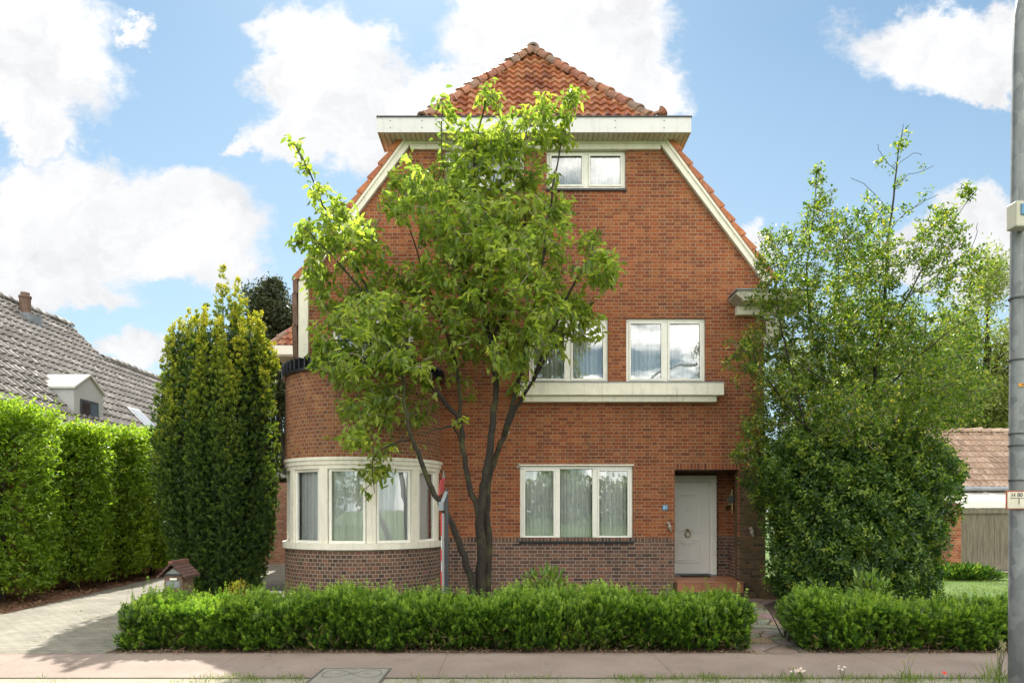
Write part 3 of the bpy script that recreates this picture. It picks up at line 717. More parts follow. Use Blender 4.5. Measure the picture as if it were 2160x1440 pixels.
mb.tube([(3.0, -.32, 9.95), (3.07, -.32, 9.97), (3.12, -.32, 10.02)], [.03, .09, .12], 10)
mb.build('broken_tile', M['ridge'], roof)
# right-hand boxed gutter return
mb = MB(); mb.prism([(4.72, 6.06), (6.1, 6.06), (6.1, 6.27), (4.60, 6.27), (4.56, 6.2)], 'y', -.5, .35)
gut = mb.build('box_gutter', plain('peeling_paint', (.46, .43, .35), .7, .25, 7, .01, fine=12), house, bevel=.008)
mb = MB(); mb.box(4.70, 6.0, -.14, .0, 5.88, 6.058); mb.build('gutter_fascia', M['cream'], gut)
mb = MB(); mb.prism([(4.56, 6.272), (6.14, 6.272), (6.14, 6.295), (4.56, 6.295)], 'y', -.53, .35); mb.build('gutter_cap', M['zinc'], gut)
mb = MB()
for k in range(8): mb.box(5.36+.012*(k % 2), 5.75, -.02, .25, 5.86-.05*(k+1)+.006, 5.86-.05*k)
mb.prism([(5.25, 5.45), (5.6, 5.45), (5.6, 5.2), (5.4, 5.22), (5.3, 5.3)], 'y', -.08, -.005)
mb.build('slatted_bracket', M['cream'], gut)
# porch recess, door, steps
mb = MB()
y1 = 1.15
mb.quad((3.43, .14, .3), (3.43, y1, .3), (3.43, y1, 2.65), (3.43, .14, 2.65)); mb.quad((5.30, .0, 1.22), (5.30, y1, 1.22), (5.30, y1, 2.65), (5.30, .0, 2.65))
mb.quad((4.64, y1, 1.22), (5.3, y1, 1.22), (5.3, y1, 2.65), (4.64, y1, 2.65)); mb.quad((3.43, y1, 2.60), (4.64, y1, 2.60), (4.64, y1, 2.65), (3.43, y1, 2.65))
porch = mb.build('porch_wall', M['brick'], house)
mb = MB(); mb.quad((4.64, y1, .3), (5.3, y1, .3), (5.3, y1, 1.22), (4.64, y1, 1.22)); mb.quad((5.30, 0, .3), (5.30, y1, .3), (5.30, y1, 1.22), (5.30, 0, 1.22))
mb.box(4.9, 5.28, .35, 1.0, .3, 1.0); mb.build('porch_base', M['plinth'], porch)
mb = MB(); mb.quad((3.43, .141, 2.651), (5.3, .141, 2.651), (5.3, y1, 2.651), (3.43, y1, 2.651)); mb.build('porch_ceiling', plain('dark_wood', (.05, .02, .012), .6), porch)
mb = MB(); mb.box(4.803, 5.325, -.06, .3, .12, 2.64); mb.build('pier', M['brick_moss'], house)
DYp = 1.10
mb = MB(); dz0, dz1, dx0, dx1 = .33, 2.58, 3.36, 4.63
mb.box(dx0, dx1, DYp-.06, DYp+.04, dz1-.10, dz1); mb.box(dx1-.10, dx1, DYp-.06, DYp+.04, dz0, dz1-.10); mb.box(dx0, dx0+.1, DYp-.06, DYp+.04, dz0, dz1-.1)
mb.box(dx0+.10, dx1-.1, DYp-.035, DYp+.04, dz1-.15, dz1-.1); mb.box(dx1-.15, dx1-.10, DYp-.035, DYp+.04, dz0+.02, dz1-.15)
mb.build('door_frame', M['white'], house, bevel=.005)
ex, ey = dx0+.12, dx1-.155
mb = MB(); mb.box(ex, ey, DYp-.015, DYp+.03, dz0+.03, dz1-.155); door = mb.build('door', M['door'], house, bevel=.004)
mb = MB(); mb.box(dx0, dx1, DYp-.09, DYp+.02, .305, .345); mb.build('threshold', M['zinc'], door)
dcx = (ex+ey)/2; pw = .27; yf = DYp-.022; mb = MB()
zt_, zk, zl0, zl1 = 2.15, 1.30, .62, 1.12
def arcp(cx, cz, r, t0, t1, n=10): return [(cx+r*math.cos(rad(t0+(t1-t0)*i/n)), cz+r*math.sin(rad(t0+(t1-t0)*i/n))) for i in range(n+1)]
for ins in (0, .05):
    p = pw-ins; r = .07
    up = [(dcx-p, zk+ins), (dcx-p, zt_-r)]+[(dcx-p+.04, zt_-r), (dcx-p+r+.02, zt_-ins), (dcx+p-r-.02, zt_-ins), (dcx+p-.04, zt_-r), (dcx+p, zt_-r), (dcx+p, zk+ins)]
    up += [(dcx+.17-ins*.3, zk+ins)]+arcp(dcx, zk-.06+ins, .15, 25, 155)+[(dcx-.17+ins*.3, zk+ins), (dcx-p, zk+ins)]
    mb.tube([(x, yf, z) for x, z in up], .020 if ins == 0 else .012, 6)
    lo = [(dcx-p, zl0+ins), (dcx+p, zl0+ins), (dcx+p, zl1-ins), (dcx+.17-ins*.3, zl1-ins)]+arcp(dcx, zl1+.06-ins, .15, -25, -155)+[(dcx-.17+ins*.3, zl1-ins), (dcx-p, zl1-ins), (dcx-p, zl0+ins)]
    mb.tube([(x, yf, z) for x, z in lo], .020 if ins == 0 else .012, 6)
mb.build('panel_moulding', M['door'], door)
mb = MB(); mb.tube([(dcx+.062*math.cos(t), yf-.03, 1.255+.068*math.sin(t)) for t in np.linspace(0, 2*math.pi, 25)], .015, 8, False); mb.ball((dcx, yf-.02, 1.335), (.035, .03, .035)); mb.build('knocker', M['brass'], door, smooth=True)
mb = MB(); mb.ball((dcx, yf, 1.78), (.009, .006, .009)); mb.build('peephole', M['dark'], door)
mb = MB(); mb.box(3.43, 4.80, -.27, 1.06, .285, .31); mb.box(4.80, 5.29, .3, 1.06, .285, .31)
step = mb.build('doorstep', M['terrace'], house, bevel=.004)
mb = MB()
for k in range(8): mb.box(3.43+k*.171+.003, 3.43+(k+1)*.171-.003, -.255, -.2, .09, .284)
mb.build('riser_tile', M['terrace'], step, bevel=.003)
mb = MB(); mb.box(3.40, 5.0, -.45, -.256, 0, .085); mb.box(3.40, 4.82, -.2, .3, 0, .28); mb.build('step_base', M['brick_moss'], step)
o = MB().box(3.78, 4.42, .78, 1.0, .312, .335).build('doormat', M['mat'], None, origin=(4.1, .9, .312), bevel=.006); tag(o, 'dark coir doormat on the tiled step before the white door', 'doormat')
# planter by the pier
mb = MB(); mb.box(5.05, 5.75, -.75, -.1, 0, .38); o = mb.build('brick_planter', M['brick_moss'], None, origin=(5.4, -.4, 0)); tag(o, 'low mossy brick planter beside the porch pier', 'planter')

# ---- things hung on the facade
def text_mesh(name, body, size, loc, mat, parent, rot=(rad(90), 0, 0), ext=.001):
    cu = bpy.data.curves.new(name, 'FONT'); cu.body = body; cu.size = size; cu.align_x = 'CENTER'; cu.align_y = 'CENTER'; cu.extrude = ext
    to = bpy.data.objects.new(name+'_curve', cu); col.objects.link(to); dg = bpy.context.evaluated_depsgraph_get()
    me = bpy.data.meshes.new_from_object(to.evaluated_get(dg)); bpy.data.objects.remove(to)
    me.transform(Matrix.Translation(loc) @ __import__('mathutils').Euler(rot).to_matrix().to_4x4())
    me.name = name; return link(name, me, mat, parent)
M['blue'] = plain('blue_enamel', (.05, .20, .36), .3, .05); M['lettering'] = plain('white_lettering', (.8, .8, .75), .4, .02)
np_ = empty('house_number', (xpx(1402), -.02, zpx(1070)), 'small blue house number plate 21 left of the door', 'number plate')
MB().box(xpx(1396.5), xpx(1408.5), -.02, -.004, zpx(1075.5), zpx(1064.5)).build('plate', M['blue'], np_, bevel=.004)
text_mesh('numeral', '21', .085, (xpx(1402.5), -.0215, zpx(1070)), M['lettering'], np_)
def bird(x, y, z, label, flip=1):
    mb = MB(); mb.ball((x, y-.05, z), (.035, .04, .06)); mb.ball((x-.02*flip, y-.055, z+.07), .033); mb.tube([(x-.045*flip, y-.06, z+.072), (x-.075*flip, y-.065, z+.066)], [.012, .002], 6)
    mb.tube([(x+.01*flip, y-.045, z-.03), (x+.035*flip, y-.03, z-.09), (x+.055*flip, y-.015, z-.125)], [.03, .02, .012], 6); mb.ball((x+.015*flip, y-.07, z), (.018, .02, .045)); mb.tube([(x, y-.04, z-.04), (x, y, z-.05)], .01, 5)
    o = mb.build('bird_ornament', M['ornament'], None, True, origin=(x, y, z)); tag(o, label, 'wall ornament', 'stone birds beside the door')
bird(xpx(1411), 0, zpx(1110), 'small stone bird ornament on the red brick left of the door')
bird(5.02, -.06, zpx(1121), 'small stone bird ornament on the mossy pier right of the door')
lx_, ly_, lz_ = (1545-1080)/1440*15.3, .95, 0
def Lz(py): return CAMH+(1075-py)/1440*15.3
lan = empty('wall_lantern', (lx_, y1, Lz(1075)), 'brass wall lantern in the porch right of the door', 'lantern')
mb = MB(); c = (lx_, ly_-.04, 0)
mb.lathe([(.0, Lz(1031)), (.025, Lz(1032)), (.03, Lz(1035)), (.02, Lz(1037)), (.045, Lz(1038)), (.06, Lz(1041)), (.04, Lz(1042)), (.10, Lz(1045))], c, 12); mb.build('cap', M['brass'], lan, True)
mb = MB(); mb.lathe([(.095, Lz(1045)), (.115, Lz(1050)), (.105, Lz(1056)), (.065, Lz(1061))], c, 8); mb.build('glass_body', plain('lantern_glass', (.10, .105, .10), .06), lan)
mb = MB()
for k in range(8):
    t = k*math.pi/4; mb.tube([(lx_+r*math.cos(t), ly_-.04+r*math.sin(t), Lz(p)) for r, p in ((.10, 1045), (.12, 1050), (.11, 1056), (.07, 1061))], .006, 4)
mb.lathe([(.07, Lz(1061)), (.078, Lz(1063)), (.02, Lz(1065)), (.018, Lz(1076)), (.012, Lz(1083)), (0, Lz(1084.5))], c, 10)
mb.tube([(lx_-.01, ly_-.04, Lz(1065)), (lx_-.07, ly_, Lz(1062)), (lx_-.10, ly_+.05, Lz(1066)), (lx_-.09, ly_+.12, Lz(1071)), (lx_-.05, y1, Lz(1072))], .018, 6); mb.box(lx_-.09, lx_-.01, y1-.03, y1-.004, Lz(1076), Lz(1064)); mb.build('bracket', M['brass'], lan)
# putty lumps / fixings left in the brick
for k, (px, py) in enumerate(((1070, 914), (1092, 982))):
    mb = MB()
    for j in range(5): mb.ball((xpx(px)+rnd.uniform(-.03, .03), -.015, zpx(py)+rnd.uniform(-.04, .04)), (rnd.uniform(.015, .03), .02, rnd.uniform(.015, .035)), 6, 5)
    o = mb.build('wall_hook', M['ornament'], None, True, origin=(xpx(px), 0, zpx(py))); tag(o, ('pale plaster lump on the brick right of the tree trunks', 'pale plaster lump at the top left corner of the ground-floor window')[k], 'wall hook', 'pale lumps on the brick wall')
# rear wing at the left
wing = empty('rear_wing', (-6, 8, 0), 'rear wing with white gutter and orange hip tiles beyond the bay', 'house wing')
mb = MB(); mb.box(-7.3, XL-.01, 8.1, 9.95, 0, 6.75); mb.build('wall', M['brick_pink'], wing)
mb = MB(); mb.box(-7.8, XL-.31, 7.6, 9.94, 6.80, 7.10); g_ = mb.build('gutter', M['cream'], wing, bevel=.01)
mb = MB(); mb.box(-7.75, XL-.32, 7.65, 9.9, 6.76, 6.80); mb.build('soffit', M['soffit'], g_)
pantile('roof', (-7.75, 7.65, 7.1), (1, 0, 0), (0, 1.7, 2.0), 2.62, lambda t: (t*.65, 3.1), M['tile'], wing, amp=.05, lift=.045)
ridge_tiles('hip_tiles', (-7.78, 7.68, 7.15), (-6.0, 9.4, 9.2), .12, M['ridge'], wing)
ann = MB().box(-9.7, -7.31, 8.2, 12, 0, 2.7); o = ann.build('garage', M['brick_pink'], None, origin=(-8.5, 8.2, 0)); tag(o, 'low pinkish brick annex at the end of the driveway behind the golden yew', 'garage')
o = MB().box(-12.2, -9.72, 6.2, 6.5, 0, 1.7).build('garden_wall', M['brick_n'], None, origin=(-11, 6.3, 0)); tag(o, 'dark red brick garden wall behind the hornbeams', 'garden wall')

# ================================================================ neighbours
nb = empty('neighbour_house', (-15, 4, 0), 'neighbouring house with long grey pantile roof behind the hornbeam hedge', 'house')
pitch = Vector((-1, 0, 1)).normalized(); EX, EZ = -10.2, 3.2; TLn = 4.8*math.sqrt(2)
tl = 3.72*math.sqrt(2)
pantile('roof', (EX, -6, EZ), (0, 1, 0), pitch, TLn, lambda t: (0, 14.7 if t > tl+.01 else 23.), M['tile_grey'], nb, w=.24, c=.34, amp=.07, lift=.05, seg=6)
mb = MB(); mb.quad((-15, -6, 8), (-15, 8.7, 8), (-19.8, 8.7, 3.2), (-19.8, -6, 3.2)); mb.quad((-13.92, 8.7, 6.92), (-13.92, 17, 6.92), (-17.6, 17, 3.2), (-17.6, 8.7, 3.2)); mb.build('rear_roof', M['tile_grey'], nb)
mb = MB(); mb.prism([(-10.5, 0), (-19.5, 0), (-19.5, 3.3), (-15, 7.8), (-10.5, 3.3)], 'y', -5.8, 8.6); mb.prism([(-10.52, 0), (-17.3, 0), (-17.3, 3.3), (-13.92, 6.7), (-10.52, 3.3)], 'y', 8.61, 16.8); mb.build('wall', M['brick_pink'], nb)
ridge_tiles('ridge_tiles', (-15, 8.75, 8.03), (-15, -6, 8.03), .14, M['tile_grey'], nb, .4)
ridge_tiles('ridge_tiles', (-13.92, 17, 6.95), (-13.92, 8.75, 6.95), .14, M['tile_grey'], nb, .4)
dm = MB(); FY0, FY1 = 3.05, 4.3; fxd = -11.2
dm.prism([(FY0, 3.6), (FY1, 3.6), (FY1, 4.92), ((FY0+FY1)/2, 5.30), (FY0, 4.92)], 'x', -12.6, fxd); dor = dm.build('dormer', M['alu'], nb)
mb = MB()
for a, b in ((FY0-.05, (FY0+FY1)/2), (FY1+.05, (FY0+FY1)/2)):
    z0 = 4.90; mb.add([(-12.8, a, z0), (fxd+.06, a, z0), (fxd+.06, b, 5.34), (-12.8, b, 5.34), (-12.8, a, z0+.05), (fxd+.06, a, z0+.05), (fxd+.06, b, 5.39), (-12.8, b, 5.39)], [(0, 1, 2, 3), (4, 5, 6, 7), (0, 1, 5, 4), (1, 2, 6, 5), (0, 3, 7, 4)])
mb.build('dormer_roof', plain('pale_dormer_roof', (.50, .50, .46), .5, .06), dor)
mb = MB(); mb.box(fxd, fxd+.03, FY0+.25, FY1-.25, 3.7, 4.68); mb.build('dormer_window', M['dark'], dor)
mb = MB(); mb.box(fxd+.031, fxd+.036, FY0+.32, FY1-.32, 3.8, 4.61); mb.build('dormer_pane', plain('dark_pane', (.02, .024, .028), .05), dor)
def skyl(cy, ce, wd, hg):
    c = Vector((EX-ce, cy, EZ+ce)); n = Vector((1, 0, 1)).normalized()
    mb = MB(); mb.obox(c+n*.06, (0, wd, 0), pitch*hg, n*.05); o = mb.build('skylight', M['zinc'], nb)
    mb = MB(); mb.obox(c+n*.115, (0, wd-.08, 0), pitch*(hg-.1), n*.004); mb.build('skylight_pane', plain('skylight_glass', (.5, .55, .6), .06, .05, metal=.7), o)
skyl(6.9, 1.35, .38, .5)
cf = Vector((-14.55, 6.0, 7.55)); mb = MB(); mb.box(cf.x-.28, cf.x+.32, cf.y-.28, cf.y+.28, 6.9, 7.62); flue = mb.build('flue_base', M['zinc'], nb)
mb = MB(); mb.lathe([(.15, 7.6), (.15, 8.1), (.17, 8.12), (.17, 8.18), (.12, 8.2), (.12, 8.28), (.1, 8.29)], (cf.x, cf.y, 0), 14); mb.build('flue', plain('brown_flue', (.13, .075, .05), .6), flue)
# right-hand outbuilding
ob = empty('outbuilding', (15.5, 9, 0), 'brick outbuilding with pale brown pantile roof behind the wooden gate', 'outbuilding')
mb = MB(); mb.prism([(8.4, 0), (11.9, 0), (11.9, 2.7), (10.15, 4.45), (8.4, 2.7)], 'x', 14.0, 22); mb.build('wall', M['brick_n'], ob)
pantile('roof', (13.85, 8.1, 2.55), (1, 0, 0), (0, 2.05, 2.05), 2.9, lambda t: (t*.22, 8.3), M['tile_beige'], ob, w=.21, c=.3, amp=.045, lift=.035, seg=6)
mb = MB(); mb.quad((14.5, 10.15, 4.6), (22.1, 10.15, 4.6), (22.1, 12.2, 2.5), (13.85, 12.2, 2.5)); mb.build('rear_roof', M['tile_beige'], ob)
ridge_tiles('ridge_tiles', (22, 10.15, 4.62), (14.45, 10.15, 4.62), .12, M['tile_beige'], ob, .35); ridge_tiles('ridge_tiles', (13.88, 8.12, 2.6), (14.47, 10.15, 4.6), .11, M['tile_beige'], ob, .35)
mb = MB(); mb.tube([(13.7, 8.0, 2.5), (22, 8.0, 2.5)], .075, 8); mb.build('gutter', M['zinc'], ob)
cp = empty('carport', (16, 7.2, 0), 'white framed lean-to canopy above the wooden gate', 'canopy')
mb = MB(); mb.add([(13.3, 6.5, 2.02), (22, 6.5, 2.02), (22, 8.38, 2.40), (13.3, 8.38, 2.40), (13.3, 6.5, 2.05), (22, 6.5, 2.05), (22, 8.38, 2.43), (13.3, 8.38, 2.43)], [(0, 1, 2, 3), (4, 5, 6, 7), (0, 1, 5, 4), (0, 3, 7, 4)]); mb.build('canopy_sheet', plain('pale_sheet', (.55, .52, .45), .4, .1), cp)
mb = MB(); mb.box(13.25, 22, 6.42, 6.5, 1.86, 2.06)
for x in (13.35, 14.25, 15.4, 16.5, 18): mb.box(x, x+.1, 6.51, 6.6, 0, 1.86)
mb.build('canopy_frame', M['white'], cp)
mb = MB()
for k in range(8): mb.bar((13.9+k*.8, 6.5, 2.065), (13.9+k*.8, 8.3, 2.43), .05, .04, (0, -.2, 1))
mb.build('rafter', M['white'], cp)
def wood_mat():
    m, g, b = newmat('weathered_boards'); p = g.coord('Object'); x, y, z = g.sep(p)
    c = g.ramp(g.noise(g.comb(g.m('MULTIPLY', x, 14), y, g.m('MULTIPLY', z, 1.2)), 2.2, 6, .65), [(.3, (.10, .085, .06)), (.7, (.24, .205, .15))])
    g.put(b.inputs['Base Color'], c); b.inputs['Roughness'].default_value = .85; return m
M['wood'] = wood_mat()
gate = empty('wooden_gate', (15, 5.6, 0), 'weathered grey board gate beside the brick pillar', 'gate')
mb = MB(); x = 13.15
while x < 17: 
    mb.box(x, x+.155, 5.58+rnd.uniform(0, .008), 5.61, .2, 1.72); x += .163
mb.build('board_panel', M['wood'], gate)
mb = MB(); mb.box(13.1, 17, 5.54, 5.575, 1.70, 1.84); mb.box(13.1, 17, 5.54, 5.575, .06, .2); mb.box(13.08, 13.15, 5.53, 5.62, 0, 1.84); mb.build('gate_frame', M['wood'], gate)
o = MB().box(12.72, 13.06, 5.45, 5.8, 0, 2.0).build('brick_pillar', M['brick_n'], None, origin=(12.9, 5.6, 0)); tag(o, 'red brick pillar at the left edge of the wooden gate', 'pillar')

# ================================================================ vegetation
def grow(skel, targets, step=.16, sag=.04):
    """attach each target to the nearest wood with a curved twig; returns twig polylines and the way each twig points"""
    nodes = np.array([p for line in skel for p in line]); tw = []; dirs = np.zeros((len(targets), 3))
    cap = np.zeros((len(nodes)+len(targets)*12, 3)); cnt = len(nodes); cap[:cnt] = nodes
    dmin = np.array([np.min(np.linalg.norm(nodes-t, axis=1)) for t in targets])
    for i in np.argsort(dmin):
        t = targets[i]; dd = np.linalg.norm(cap[:cnt]-t, axis=1)+np.maximum(0, cap[:cnt, 2]-t[2])*.9
        b = cap[np.argmin(dd)]; L = np.linalg.norm(t-b); k = max(2, min(9, int(L/step)+1))
        side = R.normal(size=3)*.10*L; pts = []
        for j in range(k+1):
            f = j/k; p = b+(t-b)*f+side*math.sin(math.pi*f)+np.array([0, 0, sag*L*math.sin(math.pi*f)])+(R.normal(size=3)*.012 if 0 < j < k else 0)
            pts.append(p)
        tw.append(pts); dirs[i] = pts[-1]-pts[-2]
        for p in pts[1:]: cap[cnt] = p; cnt += 1
    return tw, unit(dirs)
def px_blobs(blobs, d, thick, n, wts=None):
    """cluster centres through the depth of a crown given as overlapping round masses"""
    B = np.array([(b[0], b[1], b[2]) for b in blobs], float); wt = np.array([b[3] if len(b) > 3 else 1 for b in blobs])*B[:, 2]**2
    k = R.choice(len(B), n, p=wt/wt.sum()); v = rdir(n)*(R.random((n, 1))**.4)
    r = B[k, 2]*d/1440
    base = np.array([T(b[0], b[1], d) for b in blobs])[k]
    off = R.normal(size=len(B))*.5
    p = base+v*r[:, None]; p[:, 1] += np.clip(off[k], -1, 1)*thick*np.clip(r/.6, .15, 1)+v[:, 1]*thick*.5*np.clip(r/.6, .1, 1)
    return p
def wood(mb, lines, r0, r1, n=7):
    for ln, a, b in zip(lines, r0, r1):
        k = len(ln); mb.tube(ln, [a+(b-a)*(i/(k-1))**.8 for i in range(k)], n)
def smooth_line(pts, sub=4, jit=.012):
    pts = [np.array(p) for p in pts]; out = []
    for i in range(len(pts)-1):
        p0, p1, p2, p3 = pts[max(i-1, 0)], pts[i], pts[i+1], pts[min(i+2, len(pts)-1)]
        for s in range(sub):
            t = s/sub; out.append(.5*((2*p1)+(-p0+p2)*t+(2*p0-5*p1+4*p2-p3)*t*t+(-p0+3*p1-3*p2+p3)*t**3)+R.normal(size=3)*jit)
    out.append(pts[-1]); return out

# ---- the multi-stemmed tree in front of the house
DT = 12.4
def S(*q): return smooth_line([T(a[0], a[1], DT+(a[2] if len(a) > 2 else 0)) for a in q])
SK = [S((1012,1284),(1016,1180),(1014,1100),(1018,1040),(1028,980),(1036,920),(1042,860),(1045,800,.1),(1035,720,.2),(1020,640,.2),(1015,560,.1),(1010,470),(1000,380),(1005,300),(1028,200)),
      S((1024,1284,.1),(1030,1150,.15),(1026,1060,.15),(1040,980,.2),(1062,920,.2),(1090,860,.3),(1125,800,.3),(1160,740,.3),(1200,690,.2),(1250,640,.1)),
      S((1062,920,.2),(1100,780,-.2),(1120,680,-.3),(1140,560,-.3),(1160,430,-.2),(1180,320),(1205,205)),
      S((1005,1284,-.1),(985,1190,-.2),(962,1130,-.3),(940,1080,-.4),(910,1030,-.45),(885,965,-.5),(868,920,-.5),(855,860,-.5),(850,800,-.45),(825,740,-.4),(790,690,-.3),(730,655,-.3)),
      S((870,925,-.5),(820,940,-.6),(785,975,-.7),(790,1040,-.75)),
      S((1012,1090),(990,1020),(978,950),(970,890,.05),(950,860,.0),(915,820,-.2),(880,770,-.3),(860,740,-.35),(820,690,-.3),(780,620,-.2),(740,540,-.1),(700,470),(665,395),(640,335),(615,298)),
      S((970,890,.05),(965,800,.2),(940,700,.3),(900,600,.3),(870,500,.2),(850,410,.1)),
      S((1035,720,.2),(1080,620,.3),(1100,520,.4),(1110,420,.3),(1095,320,.2),(1125,235,.1)),
      S((1020,640,.2),(960,560,-.1),(940,460,-.2),(930,340,-.1),(932,215)),
      S((1125,800,.3),(1190,640,-.1),(1240,550,-.2),(1262,480,-.1)),
      S((975,935),(955,902,-.2),(920,905,-.35),(880,915,-.5)),
      S((860,740,-.35),(760,720,-.5),(690,720,-.5)), S((820,690,-.3),(720,560,-.5),(640,480,-.3))]
R0 = [.105,.085,.05,.075,.022,.06,.04,.04,.035,.035,.028,.03,.03]; R1 = [.012,.01,.008,.012,.006,.008]+[.007]*7
BL = [(622,305,12),(640,335,18),(662,370,25),(690,415,30),(720,450,35),(632,470,18),(650,500,35),(700,520,50),(760,480,40),(780,540,50),(620,520,15),(660,570,40),
      (690,640,45),(720,700,50),(680,740,35),(760,640,60),(820,600,60),(930,212,13),(965,262,30),(1030,205,20),(1040,255,40),(1010,310,55),(945,330,35),(1080,300,45),(1150,225,28),(1205,215,26),(1195,270,35),(1130,280,40),
      (880,380,45),(845,400,28),(950,400,60),(1030,400,80),(1120,380,65),(1160,440,45),(825,430,20),(900,480,60),(990,500,85),(1080,500,85),(1170,500,60),(1240,490,28),(1268,540,30),
      (880,570,60),(980,600,85),(1080,600,85),(1180,590,65),(1255,590,40),(800,700,65),(880,680,60),(960,700,70),(1060,700,70),(1150,680,65),(1225,660,45),(1262,690,18),
      (750,790,50,1),(820,790,55,1),(900,790,45,.8),(800,860,48,1),(770,930,38,1),(820,930,32,1),(760,860,30,1),(860,850,40,.7),(720,760,40,1),(790,990,30,.8),(770,1045,15,1),(825,985,20,.7),(960,800,40,.5),(1060,770,40,.6),(1130,740,40,.7),(985,890,18,.5),(840,760,45),(715,810,22,.7),(875,945,15,.7),(735,870,25,.6),(1190,740,25,.6),(1110,820,25,.4)]
tg = px_blobs(BL, DT, 1.15, 1650)
inb = (np.hypot(tg[:, 0]-BX, tg[:, 1]) < BR+.35) & (tg[:, 2] < 4.95)
tg[inb, 1] = -np.sqrt(np.maximum((BR+.4)**2-(tg[inb, 0]-BX)**2, .6))-R.random(inb.sum())*.3
tg[:, 1] = np.minimum(tg[:, 1], -.75)
tw, td_ = grow(SK, tg)
tree = empty('garden_tree', T(1015, 1282, DT), 'leafy multi-stemmed tree with mossy leaning trunks before the house front', 'tree')
mb = MB(); wood(mb, SK, R0, R1, 9); mb.build('trunk', M['bark'], tree, True)
mb = MB()
for p in tw: k = len(p); mb.tube(p, [.013-(.009)*i/(k-1) for i in range(k)], 4, False)
mb.build('twigs', M['twig'], tree, True)
def cluster_leaves(tg, tw, dirs, n, spread, L, W, droop_dir=(0, 0, -.5), along=.55):
    P = []; D = []
    for i, (p, d) in enumerate(zip(tg, dirs)):
        pass
    idx = np.repeat(np.arange(len(tg)), n); m = len(idx)
    back = R.random((m, 1))*along*.35
    base = tg[idx]-dirs[idx]*back+R.normal(size=(m, 3))*spread*.35
    dr = unit(dirs[idx]*.5+rdir(m)*.9+np.array(droop_dir)); N = unit(rdir(m)*.6+np.array((0, 0, .9)))
    return base, dr, N, L*R.uniform(.65, 1.25, m), W*R.uniform(.7, 1.2, m), idx
P, D, N, L, W, ix = cluster_leaves(tg, tw, td_, 11, .18, .150, .076)
leafmesh('crown', P, D, N, L, W, M['leaf_tree'], tree, np.clip(R.normal(.5, .2, len(P))+np.repeat(R.normal(0, .1, len(tg)), 11), 0, 1), six=True, droop=.25)

# ---- holly at the right
DH = 12.5
def S2(*q): return smooth_line([T(a[0], a[1], DH+(a[2] if len(a) > 2 else 0)) for a in q])
SKH = [S2((1845,1282),(1850,1000),(1845,850),(1850,750),(1868,600),(1880,450),(1893,330),(1906,262)), S2((1850,1000),(1760,850,.3),(1715,700,.2),(1703,560),(1718,440),(1722,350)),
       S2((1850,750),(1900,650,-.2),(1950,560,-.3),(2000,480),(2064,398)), S2((1845,850),(1780,720,.4),(1770,600,.4),(1765,450,.2)), S2((1845,850),(1930,760,-.4),(2000,700,-.5),(2068,655,-.3)),
       S2((1850,1000),(1700,900,-.4),(1620,800,-.5),(1575,740,-.5),(1535,765,-.4)), S2((1700,900,-.4),(1650,700,-.2),(1632,560),(1600,500)), S2((1880,450),(1830,395,.1),(1795,375,.1)), S2((1885,400),(1920,370),(1970,350,.1)),
       S2((1870,590),(1800,540,-.2),(1760,500,-.3)), S2((1880,480),(1940,430,.2),(1980,410,.2)), S2((1888,360),(1860,330),(1850,305)), S2((1890,350),(1925,325),(1945,325)), S2((1900,640),(1990,570,.2),(2050,520,.1),(2062,470,.1)), S2((1845,850),(1700,780,-.6),(1640,720,-.8))]
RH0 = [.065,.034,.024,.026,.024,.024,.02,.006,.006,.010,.008,.005,.005,.012,.014]; RH1 = [.004]*15
BH = [(1640,540,50,.8),(1760,520,60,.7),(1850,540,55,.7),(1930,540,50,.7),(2010,600,45,.7),(2050,700,35,.7),(2020,820,45,.9),(2030,880,30,.9),(1620,640,50),(1700,560,55,.7),(1690,640,65),(1640,720,60),(1720,730,75),(1800,560,55,.6),(1790,640,75),(1800,720,85),(1880,560,50,.6),(1880,640,75),(1890,740,85),(1960,600,50,.6),(1970,680,65),(1990,760,60),(2030,650,35,.5),(2040,740,35,.6),
      (1700,820,75),(1800,820,85),(1900,840,85),(1990,840,60),(1630,820,50,.9),(1600,900,38),(1575,955,30),(1590,790,25,.4),(1740,900,80),(1860,900,80),(1960,910,60),(1660,900,60),
      (1720,480,40,.8),(1730,430,26,.8),(1722,385,16,.9),(1723,358,8,1.5),(1775,460,22,.6),(1665,490,18,.7),(1885,430,30,.4),(1890,390,12,.5),(1885,350,8,.8),(1905,275,8,1.2),(1897,310,9,.8),(1960,480,35,.5),(2005,440,20,.8),(2045,400,14,1.2),(1850,480,26,.5),(1935,430,20,.6),(2030,545,22,.5),(1950,340,8,.8),(1850,345,10,.7),(1865,500,40,.5),(1625,490,14,.8),
      (1560,740,18,.7),(1545,762,14,.7),(1590,702,16,.6),(1555,800,14,.6),(1530,720,8,.6)]
th_ = px_blobs(BH, DH, 1.1, 4600)
th_[:, 1] = np.where(th_[:, 0] < 5.7, np.minimum(th_[:, 1], -.25), th_[:, 1])
twh, tdh = grow(SKH, th_)
holly = empty('holly_tree', T(1845, 1282, DH), 'tall glossy holly with dense dark skirt and sparse leafy tip beside the porch', 'tree')
mb = MB(); wood(mb, SKH, RH0, RH1, 8); mb.build('trunk', M['bark'], holly, True)
mb = MB()
for p in twh: k = len(p); mb.tube(p, [.007-.005*i/(k-1) for i in range(k)], 4, False)
mb.build('twigs', M['twig'], holly, True)
P1, D1, N1, L1, W1, ix = cluster_leaves(th_, twh, tdh, 12, .12, .072, .040, (0, 0, .15), .35)
t1 = np.clip(R.normal(.6, .22, len(P1)), 0, 1)
